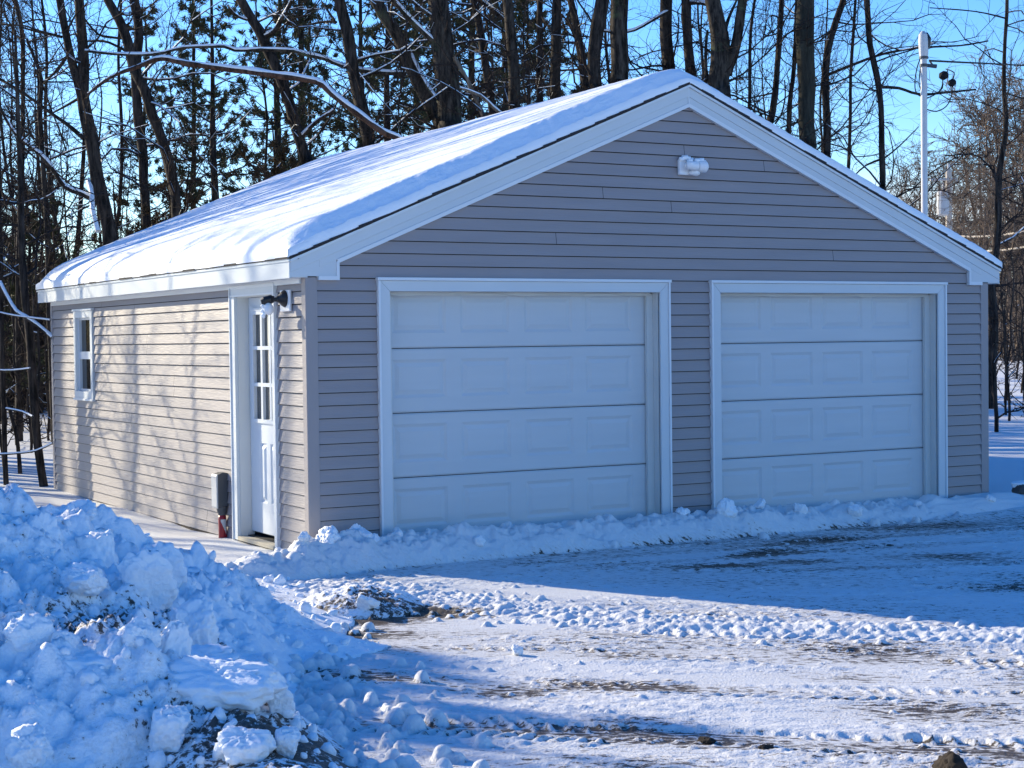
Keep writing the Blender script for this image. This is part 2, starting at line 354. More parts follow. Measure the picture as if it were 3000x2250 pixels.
# rake boards (front), frieze strip, drip edge
for sgn in (-1, 1):
    def rq(d0, d1, y0, y1, mbx, xe=-OH):
        e = PX + sgn * (PX - xe)
        P = [(e, roof_z(e) - d0), (PX, PZ - d0), (PX, PZ - d1), (e, roof_z(e) - d1)]
        mbx.prism(P, 'y', y0, y1)
    b = MB(); rq(.034, .118, -.040, -.002, b); rq(.118, .180, -.035, -.002, b, .10)
    b.build('rake_board', M['trim'], garage, bevel=.003)
    d = MB(); rq(.013, .034, -.058, -.030, d, -.155); d.build('drip_edge', M['drip'], garage)
    f = MB(); rq(.178, .212, -.046, -.002, f, .25); f.build('frieze_strip', M['frieze'], garage, bevel=.002)
    # boxed eave return
    X = lambda x: x if sgn < 0 else 2 * PX - x
    r = MB()
    r.prism([(X(-OH), 2.182), (X(.245), 2.182), (X(.245), roof_z(.245) - .10), (X(-OH), roof_z(-OH) - .10)], 'y', -.033, -.002)
    r.build('eave_return', M['trim'], garage)
    t = MB(); x0, x1 = sorted((X(.243), X(.268))); t.box(x0, x1, -.044, -.002, 2.152, roof_z(.26) - .20)
    x0, x1 = sorted((X(.088), X(.243))); t.box(x0, x1, -.044, -.002, 2.152, 2.184); t.build('return_trim', M['frieze'], garage)
    x0, x1 = sorted((X(-OH), X(-.002)))
    s = MB(); s.box(x0, x1, -.030, L + .03, 2.172, 2.182); s.build('soffit', M['trim'], garage)
    x0, x1 = sorted((X(-OH - .012), X(-OH)))
    s = MB(); s.box(x0, x1, -.034, L + .034, 2.166, 2.312); s.build('fascia', M['trim'], garage)
    x0, x1 = sorted((X(-OH - .022), X(-OH + .01)))
    s = MB(); s.box(x0, x1, -.05, L + .05, 2.296, 2.326); s.build('drip_edge', M['drip'], garage)
    x0, x1 = sorted((X(-.032), X(-.001)))
    s = MB(); s.box(x0, x1, .07, L - .07, 2.128, 2.172); s.build('frieze_strip', M['frieze'], garage)
b = MB(); b.prism([(-OH, 2.18), (W + OH, 2.18), (W + OH, roof_z(-OH) - .03), (PX, PZ - .03), (-OH, roof_z(-OH) - .03)], 'y', L + .01, L + .04); b.build('rake_board', M['trim'], garage)
b = MB(); b.box(PX - .006, PX + .006, -.0415, -.03, PZ - .178, PZ - .036); b.build('ridge_joint', M['drip'], garage)

# garage doors
def garage_door(x0, x1, panels, label):
    # x0,x1 casing outer edges
    xi0, xi1 = x0 + .100, x1 - .100
    dr = MB(); dr.box(xi0 - .02, xi1 + .02, .150, .17, -.02, 2.1); door = dr.build('garage_door', M['seal'], garage); door['label'] = label
    yd = .126
    for k in range(4):
        s = MB(); z0 = k * .5334 + .004; z1 = z0 + .5334 - .007
        xs = [xi0 - .01]; 
        for a, b in panels: xs += [a - .012, b + .012]
        xs.append(xi1 + .01); pz0, pz1 = z0 + .122, z0 + .438
        def F(xa, xb, za, zb, y=yd): s.poly([(xa, y, za), (xb, y, za), (xb, y, zb), (xa, y, zb)])
        F(xs[0], xs[-1], z0 + .012, pz0); F(xs[0], xs[-1], pz1, z1 - .012)
        # rolled section edges
        s.poly([(xs[0], yd + .010, z0), (xs[-1], yd + .010, z0), (xs[-1], yd, z0 + .012), (xs[0], yd, z0 + .012)])
        s.poly([(xs[0], yd, z1 - .012), (xs[-1], yd, z1 - .012), (xs[-1], yd + .010, z1), (xs[0], yd + .010, z1)])
        s.poly([(xs[0], yd + .010, z1), (xs[-1], yd + .010, z1), (xs[-1], yd + .03, z1), (xs[0], yd + .03, z1)])
        s.poly([(xs[0], yd + .03, z0), (xs[-1], yd + .03, z0), (xs[-1], yd + .010, z0), (xs[0], yd + .010, z0)])
        for i in range(0, len(xs), 2): F(xs[i], xs[i + 1], pz0, pz1)
        for a, b in panels:
            a -= .012; b += .012; rings = [(0, yd), (.024, yd + .010), (.032, yd + .010), (.064, yd + .002)]
            for (i0, y0), (i1, y1) in zip(rings, rings[1:]):
                A = [(a+i0, y0, pz0+i0), (b-i0, y0, pz0+i0), (b-i0, y0, pz1-i0), (a+i0, y0, pz1-i0)]
                B = [(a+i1, y1, pz0+i1), (b-i1, y1, pz0+i1), (b-i1, y1, pz1-i1), (a+i1, y1, pz1-i1)]
                for q in range(4): s.poly([A[q], A[(q+1) % 4], B[(q+1) % 4], B[q]])
            i = rings[-1][0]; F(a+i, b-i, pz0+i, pz1-i, rings[-1][1])
        s.build('door_section', M['door'], door)
    j = MB()
    j.box(xi0 - .03, xi0, -.01, .118, -.03, 2.068); j.box(xi1, xi1 + .03, -.01, .118, -.03, 2.068); j.box(xi0 - .03, xi1 + .03, -.01, .118, 2.068, 2.095)
    j.box(xi1 - .066, xi1 - .001, .085, .119, -.03, 2.055); j.box(xi0 + .001, xi0 + .066, .085, .119, -.03, 2.055); j.box(xi0 + .066, xi1 - .066, .085, .119, 2.036, 2.066)
    j.build('jamb', M['jamb'], door)
    w = MB(); n = 60   # wavy top weather seal
    for i in range(n):
        xa = xi0 + .03 + (xi1 - xi0 - .06) * i / n; xb = xi0 + .03 + (xi1 - xi0 - .06) * (i + 1) / n
        fa = lambda x: 2.044 + .008 * math.sin(x * 5.1) + .005 * math.sin(x * 11.3 + 1)
        w.poly([(xa, .07, fa(xa)), (xb, .07, fa(xb)), (xb, .08, 2.067), (xa, .08, 2.067)])
    w.build('weather_seal', M['jamb'], door)
    c = MB()
    c.prism([(x0 + .014, -.03), (x0 + .1, -.03), (x0 + .1, 2.065), (x0 + .014, 2.151)], 'y', -.034, .0)
    c.prism([(x1 - .1, -.03), (x1 - .014, -.03), (x1 - .014, 2.151), (x1 - .1, 2.065)], 'y', -.034, .0)
    c.prism([(x0 + .102, 2.067), (x1 - .102, 2.067), (x1 - .016, 2.151), (x0 + .016, 2.151)], 'y', -.034, .0)
    c.build('door_casing', M['trim'], door)
    e = MB(); e.box(x0 - .006, x0 + .013, -.046, .0, -.03, 2.152); e.box(x1 - .013, x1 + .006, -.046, .0, -.03, 2.152); e.box(x0 - .012, x1 + .014, -.052, .0, 2.153, 2.178)
    e.build('casing_edge', M['frieze'], door, bevel=.003)
garage_door(*GD[0], [(.81, 1.288), (1.448, 1.90), (2.070, 2.534), (2.690, 3.152)], 'nearer overhead door, shut')
garage_door(*GD[1], [(4.12, 4.607), (4.742, 5.229), (5.366, 5.856), (5.992, 6.50)], 'farther overhead door, shut')

# entry door in the sunlit wall (frames lie in planes of constant x)
dr = MB(); dr.box(.128, .145, .66, 1.57, .005, 2.06); ed = dr.build('entry_door', M['seal'], garage); ed['label'] = 'white nine lite side door'
s = MB(); ya, yb, za, zb = .695, 1.537, .022, 2.052
def FX(mbx, y0, y1, z0, z1, x): mbx.poly([(x, y0, z0), (x, y1, z0), (x, y1, z1), (x, y0, z1)])
cuts = [(.815, 1.425, .985, 1.925), (.935, 1.075, .285, .80), (1.165, 1.305, .285, .80)]
FX(s, ya, yb, za, .285, .1); FX(s, ya, yb, .80, .985, .1); FX(s, ya, yb, 1.925, zb, .1)
FX(s, ya, .935, .285, .80, .1); FX(s, 1.075, 1.165, .285, .80, .1); FX(s, 1.305, yb, .285, .80, .1)
FX(s, ya, .815, .985, 1.925, .1); FX(s, 1.425, yb, .985, 1.925, .1)
s.poly([(.1, yb, za), (.14, yb, za), (.14, yb, zb), (.1, yb, zb)]); s.poly([(.1, ya, za), (.14, ya, za), (.14, yb, za), (.1, yb, za)])
for a, b, c, d in cuts[1:]:
    rings = [(0, .1), (.012, .112), (.022, .112), (.05, .097)]
    for (i0, x0), (i1, x1) in zip(rings, rings[1:]):
        A = [(x0, a+i0, c+i0), (x0, b-i0, c+i0), (x0, b-i0, d-i0), (x0, a+i0, d-i0)]; B = [(x1, a+i1, c+i1), (x1, b-i1, c+i1), (x1, b-i1, d-i1), (x1, a+i1, d-i1)]
        for q in range(4): s.poly([A[q], A[(q+1) % 4], B[(q+1) % 4], B[q]])
    FX(s, a+.05, b-.05, c+.05, d-.05, .097)
s.build('door_leaf', M['entry'], ed)
f = MB(); a, b, c, d = cuts[0]
f.box(.082, .112, a - .012, a + .03, c - .012, d + .012); f.box(.082, .112, b - .03, b + .012, c - .012, d + .012)
f.box(.082, .112, a + .03, b - .03, c - .012, c + .02); f.box(.082, .112, a + .03, b - .03, d - .02, d + .012); f.box(.076, .090, a - .02, b + .02, d + .012, d + .035)
for yc in (1.018, 1.216): f.box(.086, .118, yc - .021, yc + .021, c + .02, d - .02)
for zc in (1.302, 1.617):
    for y0, y1 in ((a + .03, .997), (1.039, 1.195), (1.237, b - .03)): f.box(.086, .118, y0, y1, zc - .016, zc + .016)
f.build('lite_frame', M['entry'], ed)
g = MB(); FX(g, a, b, c, d, .113); g.build('window_pane', M['glass_door'], ed)
g = MB(); FX(g, 1.055, 1.13, 1.635, 1.90, .1115); g.build('curtain', M['glass_curtain'], ed)
k = MB(); k.box(-.028, -.0, 1.552, 1.640, -.055, 2.06); k.box(-.028, -.0, .618, .690, -.055, 2.06); k.box(-.028, .0, .618, 1.640, 2.062, 2.135)
k.build('door_casing', M['trim'], ed)
k = MB(); k.box(-.040, -.0, 1.641, 1.655, -.06, 2.15); k.box(-.040, .0, .603, .617, -.06, 2.15); k.box(-.042, .0, .617, 1.641, 2.136, 2.152); k.box(-.036, -.0285, .63, 1.63, 2.062, 2.075)
k.build('casing_edge', M['frieze'], ed)
k = MB(); k.box(-.001, .125, 1.541, 1.551, -.05, 2.06); k.box(-.001, .125, .691, .70, -.05, 2.06); k.box(-.001, .125, .70, 1.541, 2.055, 2.063); k.build('jamb', M['jamb'], ed)
k = MB(); k.box(-.035, .10, .70, 1.54, -.055, -.022); k.build('threshold', M['wood'], ed, bevel=.004)

# double hung window
wf = MB(); wf.box(-.03, .0, 6.0, 6.082, 1.06, 2.043); wf.box(-.03, .0, 6.668, 6.75, 1.06, 2.043); wf.box(-.03, .0, 6.082, 6.668, 1.965, 2.043); wf.box(-.03, .0, 6.082, 6.668, 1.06, 1.14)
wn_ = wf.build('window', M['trim'], garage); wn_['label'] = 'small white double hung window'
k = MB(); k.box(.0, .04, 6.082, 6.13, 1.14, 1.965); k.box(.0, .04, 6.62, 6.668, 1.14, 1.965); k.box(.006, .04, 6.13, 6.62, 1.50, 1.585); k.box(.006, .04, 6.13, 6.62, 1.14, 1.165); k.box(.006, .04, 6.13, 6.62, 1.94, 1.965); k.build('sash', M['entry'], wn_)
k = MB(); k.box(-.042, .0, 5.985, 6.765, 2.044, 2.066); k.build('window_trim', M['frieze'], wn_)
k = MB(); k.box(-.042, -.0, 5.985, 6.765, 1.036, 1.059); k.build('window_sill', M['frieze'], wn_)
k = MB(); FX(k, 6.13, 6.62, 1.14, 1.965, .03); k.build('window_pane', M['glass'], wn_)

# ------------------------------------------------------------------ roof snow
def roof_snow():
    nc, ny = 260, 230
    c = np.linspace(-1, 1, nc); tot = math.hypot(PX - ex, (PX - ex) * SL) + .015
    c = np.sign(c) * np.abs(c) ** .9 * tot
    y = np.concatenate([np.linspace(-.055, .36, 90), np.linspace(.39, L + .05, ny - 90)])
    Cg, Y = np.meshgrid(c, y, indexing='ij')
    u = (tot - np.abs(Cg))            # distance from the eave
    left = Cg < 0
    T = np.where(left, .165, .085) + (.165 - .085) * 0
    bl = sst(-.5, .5, Cg); T = .165 * (1 - bl) + .085 * bl
    jag = fbm(Cg * 1.6, Y * 0 + 3.3, 2, .5) * .02 + fbm(Cg * 18, Y * 6, 4, .8) * .05
    wfr = .13 - .05 * bl
    fr = sst(-.045, wfr + .05, Y + .05 + jag * .55); bk = sst(0, .3, L + .05 - Y)
    e = np.clip(u / .34, 0, 1); ed_ = np.sqrt(np.clip(1 - (1 - e) ** 2, 0, 1)) * .92 + .08
    lo = .016
    th = lo + (T - lo) * fr * np.maximum(bk, .1); th = th * ed_ + .004
    und = fbm(Cg * .7, Y * .7, 3) * .014 + fbm(Cg * 2.5 + 9, Y * 2.5, 3) * .004 + fbm(Cg * 16, Y * 16, 3, .6) * .004
    th = np.maximum(th + und * ed_ * np.minimum(fr, 1), .012)
    ca = 1 / math.hypot(1, SL); x = PX + Cg * ca; rr = np.sqrt(Cg ** 2 + .12 ** 2) - .05
    z = PZ + .012 - np.maximum(rr - .07, 0) * SL * ca - 0.0
    V = np.stack([x - np.sign(Cg) * (th * SL * .35), Y - 0 * th, z + th], -1).reshape(-1, 3)
    i = np.arange(nc * len(y)).reshape(nc, len(y))
    F = np.stack([i[:-1, :-1], i[1:, :-1], i[1:, 1:], i[:-1, 1:]], -1).reshape(-1, 4)
    # skirt down to the shingles
    rim = np.concatenate([i[:, 0], i[-1, 1:], i[::-1, -1][1:], i[0, ::-1][1:-1]])
    S = V[rim].copy(); zb = PZ + .008 - SL * np.abs(S[:, 0] - PX); S[:, 2] = np.minimum(S[:, 2] - .006, zb)
    n0 = len(V); k = len(rim); a = np.arange(k); b = (a + 1) % k
    F = np.concatenate([F, np.stack([rim[a], n0 + a, n0 + b, rim[b]], -1)]); V = np.concatenate([V, S])
    V -= np.array([PX, 0, 0]); me = np_mesh('roof_snow', V, F)
    o = link('roof_snow', me, M['snow']); o.location = (PX, 0, 0)
    tag(o, 'thick white snow blanket lying on the garage roof', 'snow')
roof_snow()

# ------------------------------------------------------------------ fixtures on the walls
fl = empty('floodlight', (3.65, -.02, 3.19), 'white twin floodlight capped with snow on the garage gable', 'outdoor light')
b = MB(); b.box(3.572, 3.735, -.055, -.012, 3.105, 3.262); b.build('back_plate', M['white_plastic'], fl, bevel=.012)
b = MB(); b.tube([(3.655, -.05, 3.2), (3.66, -.09, 3.2)], .03, 12); b.tube([(3.62, -.11, 3.196), (3.64, -.12, 3.196), (3.74, -.125, 3.190)], [.04, .047, .047], 18); b.build('lamp_head', M['white_plastic'], fl, smooth=False, bevel=0)
b = MB(); b.tube([(3.745, -.125, 3.190), (3.80, -.128, 3.188), (3.835, -.13, 3.186), (3.848, -.13, 3.186)], [.05, .062, .060, .045], 18); b.build('lamp_head', M['white_plastic'], fl)
b = MB(); b.tube([(3.69, -.055, 3.128), (3.70, -.08, 3.128), (3.745, -.10, 3.128), (3.775, -.105, 3.130)], [.022, .026, .036, .026], 14); b.build('motion_sensor', M['white_plastic'], fl, smooth=True)

b = MB(); rs = random.Random(4)
for (x0, z0, r) in ((3.60, 3.262, .028), (3.64, 3.275, .036), (3.68, 3.268, .03), (3.72, 3.262, .022), (3.66, 3.238, .03), (3.75, 3.245, .03), (3.80, 3.250, .032), (3.835, 3.236, .022)): b.tube([(x0 - .02, -.05 - (.06 if z0 < 3.26 else 0), z0 - r * .6), (x0 - .01, -.05 - (.06 if z0 < 3.26 else 0), z0), (x0 + .012, -.05 - (.06 if z0 < 3.26 else 0), z0 + .003), (x0 + .024, -.05 - (.06 if z0 < 3.26 else 0), z0 - r * .6)], [r * .6, r, r, r * .55], 9)
b.build('snow_cap', M['snow'], fl, smooth=True); fl.scale = (.88, .88, .88)
wl_ = empty('wall_lamp', (-.02, .375, 2.0), 'black wall lamp with a bare white bulb on a white block by the side door', 'outdoor light')
b = MB(); b.box(-.034, -.014, .275, .478, 1.912, 2.085); b.build('mounting_block', M['white_plastic'], wl_, bevel=.006)
b = MB(); b.tube([(-.034, .375, 2.015), (-.040, .375, 2.015), (-.062, .378, 2.014), (-.085, .38, 2.012), (-.10, .382, 2.01)], [.070, .070, .055, .03, .022], 20)
b.tube([(-.095, .382, 2.01), (-.125, .39, 2.008)], .018, 12); b.tube([(-.118, .385, 2.016), (-.14, .395, 2.012), (-.19, .42, 1.998), (-.215, .43, 1.99)], [.022, .036, .036, .02], 16); b.build('lamp_body', M['black'], wl_)
b = MB(); b.tube([(-.165, .40, 1.985), (-.165, .40, 1.96), (-.163, .40, 1.93), (-.16, .40, 1.90), (-.158, .40, 1.885)], [.018, .035, .043, .034, .01], 16); b.build('bulb', M['white_plastic'], wl_, smooth=True)
b = MB()
for (yy, zz) in ((.425, 1.955), (.43, 1.915), (.415, 1.88)): b.tube([(-.19, yy, zz + .02), (-.205, yy + .004, zz), (-.195, yy, zz - .02)], [.012, .02, .008], 8)
b.build('snow_bits', M['snow'], wl_)

mbx = empty('meter_box', (-.06, 1.88, .35), 'grey electrical disconnect box on the sunlit wall with a red conduit below', 'electrical box')
b = MB(); b.prism([(-.104, .498), (-.055, .517), (-.012, .512), (-.012, .215), (-.06, .212), (-.104, .205)], 'y', 1.825, 1.945); b.build('box_body', M['grey_metal'], mbx, bevel=.004)
b = MB(); b.prism([(-.121, .485), (-.112, .503), (-.105, .503), (-.105, .200), (-.112, .200), (-.119, .215)], 'y', 1.818, 1.952); b.build('cover', M['grey_light'], mbx, bevel=.003)
b = MB(); b.tube([(-.055, 1.87, .21), (-.055, 1.87, .18), (-.052, 1.87, .13)], [.05, .045, .030], 14); b.build('hub', M['grey_metal'], mbx)
b = MB(); b.tube([(-.052, 1.87, .145), (-.052, 1.87, .10), (-.05, 1.87, .02), (-.05, 1.87, -.25)], [.030, .037, .037, .038], 16); b.build('conduit', M['red'], mbx, smooth=True)
b = MB(); pts = [(-.052 + .0395 * math.cos(t), 1.87 + .0395 * math.sin(t)) for t in np.linspace(-2.3, -.9, 8)]
for i, ((xa, ya_), (xb, yb_)) in enumerate(zip(pts, pts[1:])):
    b.poly([(xa, ya_, .085 - .018 * i), (xb, yb_, .085 - .018 * (i + 1)), (xb, yb_, .10), (xa, ya_, .10)])
b.build('torn_label', M['grey_light'], mbx)

# ------------------------------------------------------------------ GROUND
def seg_dist(x, y, pts):
    """distance to a polyline and the interpolated 3rd+ values"""
    best = np.full(x.shape, 1e9); val = [np.zeros(x.shape) for _ in range(len(pts[0]) - 2)]
    for a, b in zip(pts, pts[1:]):
        dx, dy = b[0]-a[0], b[1]-a[1]; L2 = dx*dx+dy*dy
        t = np.clip(((x-a[0])*dx+(y-a[1])*dy)/L2, 0, 1); d = np.hypot(x-a[0]-t*dx, y-a[1]-t*dy); mk = d < best
        best = np.where(mk, d, best)
        for i in range(len(val)): val[i] = np.where(mk, a[2+i]+(b[2+i]-a[2+i])*t, val[i])
    return best, val
WIND = [(-.55, -1.15), (-.3, -1.6), (.05, -2.45), (.5, -3.4), (1.1, -4.3), (2.2, -5.3), (3.4, -6.2), (6, -8)]
BANK = [(-1.0, -.75, .02), (-.6, -.55, .06), (-.1, -.34, .12), (.35, -.28, .13), (.75, -.22, .10), (2., -.20, .09), (3.4, -.20, .06), (3.75, -.22, .12), (4.2, -.22, .11), (5., -.18, .06), (6.2, -.16, .05), (7.2, -.2, .05), (8.2, -.3, .0)]
TRACKS = [((-2.6, -4.45), (3.5, -10.2), .14), ((-1.9, -3.75), (4.6, -9.9), .12), ((-1.2, -3.3), (5.0, -9.5), .12), ((-.5, -3.2), (5.5, -8.7), .12), ((.1, -3.4), (6.5, -8.6), .11), ((1.6, -3.4), (8.0, -7.2), .11), ((1.0, -1.05), (8.5, -1.6), .11), ((1.3, -1.45), (9, -2.5), .11), ((2.1, -1.9), (9, -3.4), .11), ((2.6, -2.4), (9, -4.4), .11), ((-2.0, -4.9), (2.5, -9.5), .12)]
DIRT = [(-.36, -2.46, .34, .5), (-1.02, -3.04, .30, .45), (-.15, -2.71, .30, .42), (-.75, -2.62, .32, .5), (-.55, -2.2, .25, .3), (.28, -3.1, .3, .2), (3.34, -1.51, .32, .42), (3.19, -1.98, .32, .40), (2.61, -1.91, .26, .36), (4.4, -2.6, .5, .25), (3.58, -3.95, .4, .36), (4.3, -4.0, .5, .3), (-.57, -5.02, .24, .30), (-.3, -5.3, .26, .24), (-1.08, -5.0, .22, .36),
        (.9, -3.9, .4, .20), (.81, -3.6, .4, .2), (1.96, -.62, .5, .22), (2.9, -.62, .6, .18), (5.5, -.75, 1.0, .17), (6.8, -.9, .8, .15), (4.2, -1.1, .5, .2), (.61, -5.6, .3, .28), (-.9, -5.9, .3, .3), (-1.3, -6.6, .3, .2), (.4, -6.4, .4, .28), (1.4, -6.3, .4, .24), (-1.5, -4.2, .3, .25), (1.2, -5.2, .4, .2)]
def base_h(x, y):
    h = np.full(x.shape, -.10)
    h = h + .035 * sst(-.4, .5, y) * sst(1.2, -.5, x)                                   # beside the sunlit wall
    h = h + .28 * sst(6.0, 11.5, x) * sst(-2.2, .6, y - .10 * (x - 7)) + .05 * sst(6.5, 8.2, x) * sst(-1.2, -.1, y)
    far = sst(11, 30, np.hypot(x - 3, y - 2))
    h = h + far * (fbm(x * .07, y * .07, 3) * .5 - .05 + .12) * sst(4, 14, y)
    return h
def ground_h(x, y):
    h = base_h(x, y); dirt = np.zeros(x.shape)
    near = (x > -6) & (x < 12) & (y > -9) & (y < 10)
    drive = sst(.1, -.35, y) * sst(-2.6, -1.6, x + (-.35) * (y + 3)) * sst(13, 9, x)
    yard = 1 - drive
    # untouched snow beside the walls: soft wind ripples
    h = h + yard * near * (fbm(x * 1.1, y * 1.1, 4) * .045 + fbm(x * 5, y * 2.2, 3) * .012)
    c, s = math.cos(R(-40)), math.sin(R(-40)); a = x * c + y * s; b = -x * s + y * c
    kx = sst(-2.6, -1.2, y)                      # near the doors the ruts run along the front
    n1 = fbm(a * 1.2, b * 4.5, 4) * (1 - kx) + fbm(x * .9, y * 5.5, 4) * kx
    n2 = fbm(a * 9, b * 20, 3, .6) * (1 - kx) + fbm(x * 7, y * 22, 3, .6) * kx
    lump = fbm(x * 14 + 4, y * 14, 3, .6)
    rough = sst(-.25, .45, fbm(x * .9 + 31, y * 1.3 + 8, 3))
    h = h + drive * (n1 * .022 + n2 * .009 * (.4 + 1.0 * rough) + np.abs(lump) * .012 * rough + fbm(a * 16, b * 38, 2) * .006)
    # tyre treads
    wd_, _ = seg_dist(x, y, WIND); offw = 1-np.exp(-(wd_/.34)**2)
    for (p, q, hw) in TRACKS:
        dx, dy = q[0]-p[0], q[1]-p[1]; ln = math.hypot(dx, dy); ux, uy = dx/ln, dy/ln
        sx = (x-p[0])*ux+(y-p[1])*uy; bend = .25*np.sin(sx*.45+p[0])
        t = -(x-p[0])*uy+(y-p[1])*ux-bend*.55
        inside = offw*sst(hw+.03, hw-.01, np.abs(t))*sst(-.2, .3, sx)*sst(ln+.2, ln-.3, sx)
        brk = sst(-.75, -.12, fbm(sx*1.1+p[1]*7, t*2+3, 3))
        lug = np.sin(2*math.pi*(sx/.088+np.abs(t)/.12)+np.where(t > 0, 1.4, 0)+2.0*fbm(sx*2, t*6, 2)); grv = sst(-.1, .5, lug)*sst(.012, .03, np.abs(t))
        h = h - inside*drive*(.012+.018*brk) + inside*drive*brk*grv*.032
        berm = np.exp(-((np.abs(t)-hw-.05)/.05)**2)*sst(-.2, .3, sx)*sst(ln+.2, ln-.3, sx)*(fbm(sx*5, t*5+p[0], 3, .6)*.5+.5)
        h = h + berm*drive*.014; dirt = dirt + inside*brk*(.30+.70*(1-grv))*.15*drive
    # lumpy windrow
    d, _ = seg_dist(x, y, WIND)
    w = np.exp(-(d/.30)**2)*sst(7.5, 5.5, x)
    blob = np.abs(fbm(x*6, y*6, 4, .65))
    h = h + w*(.022+.05*blob)*(1-.5*sst(1.5, 3, x)); dirt = dirt - w*.35
    # bank along the doors
    d, (bh,) = seg_dist(x, y, BANK)
    side_ = y + .26
    wd = np.where(side_ < 0, .34, .30)
    prof = np.clip(1-(d/wd)**2, 0, 1)**.9
    nb = fbm(x*4.2, y*4.2, 4, .6)
    h = np.maximum(h, -.10+(bh+.10)*prof*(1+.55*nb)+prof*np.abs(fbm(x*7, y*7, 4, .65))*.07*sst(0, .1, bh)) ; dirt = dirt-prof*.6
    for (px, py, r, am) in DIRT:
        e = np.hypot((x-px)*c+(y-py)*s, ((y-py)*c-(x-px)*s)*2.0) if py < -1.7 else np.hypot(x-px, (y-py)*2.6)
        g = np.exp(-(e/(r*1.25))**2); dirt = dirt+g*am*.9; h = h-g*am*.02
    dirt = dirt + drive*(fbm(a*.55+11, b*1.6+3, 3)*.20+.055)
    dirt = np.where(yard > .6, -.6, dirt*drive)
    return h, dirt
# snow chunks tumbled on the windrow and the bank
def axis(lo, hi, step, far_lo, far_hi):
    core = np.arange(lo, hi, step); out = [core]; v = core[-1]; st = step
    r = []
    while v < far_hi: st *= 1.22; v += min(st, 25); r.append(v)
    v = core[0]; st = step; l = []
    while v > far_lo: st *= 1.22; v -= min(st, 25); l.append(v)
    return np.concatenate([np.array(l[::-1]), core, np.array(r)])
def make_ground():
    gx = axis(-3.2, 6.2, .0125, -700, 900); gy = axis(-8.1, .45, .0125, -60, 1100)
    X, Y = np.meshgrid(gx, gy, indexing='ij'); Hh, Dd = ground_h(X, Y)
    rg = np.random.default_rng(11)
    def clump(cx, cy, r, hh, sq):
        i0, i1 = np.searchsorted(gx, [cx-r*1.3, cx+r*1.3]); j0, j1 = np.searchsorted(gy, [cy-r*1.3, cy+r*1.3])
        if i1-i0 < 2 or j1-j0 < 2: return
        x = X[i0:i1, j0:j1]-cx; y = Y[i0:i1, j0:j1]-cy; an = rg.uniform(0, 6.28); u = x*math.cos(an)+y*math.sin(an); v = -x*math.sin(an)+y*math.cos(an)
        d = (np.abs(u)/r)**sq+(np.abs(v)/(r*rg.uniform(.6, 1)))**sq
        top = Hh[i0:i1, j0:j1].min()+hh*np.sqrt(np.clip(1-d, 0, 1))*(1+.35*(u/r)*rg.uniform(-1, 1))
        Hh[i0:i1, j0:j1] = np.maximum(Hh[i0:i1, j0:j1], top); Dd[i0:i1, j0:j1] -= .3*(d < 1)
    W_ = np.array(WIND)
    for k in range(2300):
        i = rg.integers(0, len(WIND)-1); t = rg.random(); p = W_[i]*(1-t)+W_[i+1]*t; r = .009+.028*rg.random()**2.4
        clump(p[0]+rg.normal()*.21, p[1]+rg.normal()*.21, r, r*.85, 2.2)
    B_ = np.array(BANK)
    for k in range(500):
        i = rg.integers(0, len(BANK)-2); t = rg.random(); p = B_[i]*(1-t)+B_[i+1]*t; r = .012+.05*rg.random()**3
        clump(p[0]+rg.normal()*.05, p[1]-.05+rg.normal()*.16, r, r*1.2, 2.6)
    for k in range(1300):
        x = rg.uniform(-2.6, 6); y = rg.uniform(-8, -.5)
        if fbm(np.array([x*.9+31.]), np.array([y*1.3+8.]), 3)[0] < -.05 and rg.random() < .75: continue
        r = .009+.020*rg.random()**3; clump(x, y, r, r*.7, 2.0)
    for k in range(900):
        t = rg.random(); x = -2.5+1.3*t+rg.normal()*.25; y = -6.4+4.4*t; r = .012+.05*rg.random()**3; clump(x, y, r, r*1.2, 2.4)
    V = np.stack([X, Y, Hh], -1).reshape(-1, 3); n, m_ = X.shape; i = np.arange(n*m_).reshape(n, m_)
    F = np.stack([i[:-1, :-1], i[1:, :-1], i[1:, 1:], i[:-1, 1:]], -1).reshape(-1, 4)
    me = np_mesh('snowy_ground', V, F); at = me.attributes.new('dirt', 'FLOAT', 'POINT'); at.data.foreach_set('value', Dd.astype(np.float32).ravel())
    o = link('snowy_ground', me, M['snow_ground']); tag(o, kind='structure')
make_ground()
def gz(x, y): return float(ground_h(np.array([x], float), np.array([y], float))[0][0])

# ------------------------------------------------------------------ SNOW CHUNKS AND THE PLOWED PILE
def icosphere(sub):
    bm = bmesh.new(); bmesh.ops.create_icosphere(bm, subdivisions=sub, radius=1); bm.verts.ensure_lookup_table()
    V = np.array([v.co[:] for v in bm.verts]); F = np.array([[v.index for v in f.verts] for f in bm.faces]); bm.free(); return V, F
def chunk_shape(seed, sub, planes=10, soft=.10):
    rg = np.random.default_rng(seed); V, F = icosphere(sub); N = rg.normal(size=(planes, 3)); N /= np.linalg.norm(N, axis=1)[:, None]
    D = rg.uniform(.55, .95, planes); dot = V @ N.T; rr = np.where(dot > .05, D/np.maximum(dot, .05), 9)
    r = np.minimum(-soft*np.log(np.exp(-np.minimum(rr, 3)/soft).sum(1)), 1.05); r = np.maximum(r, .3)
    P = V*r[:, None]; q = V+seed*3.1
    P = P*(1+.16*(vn3(q*2.2)-.5)+.17*(vn3(q*5)-.5)+.11*(vn3(q*11)-.5)+(.10*(vn3(q*21)-.5)+.05*(vn3(q*43)-.5) if sub > 3 else 0))[:, None]
    return P, F
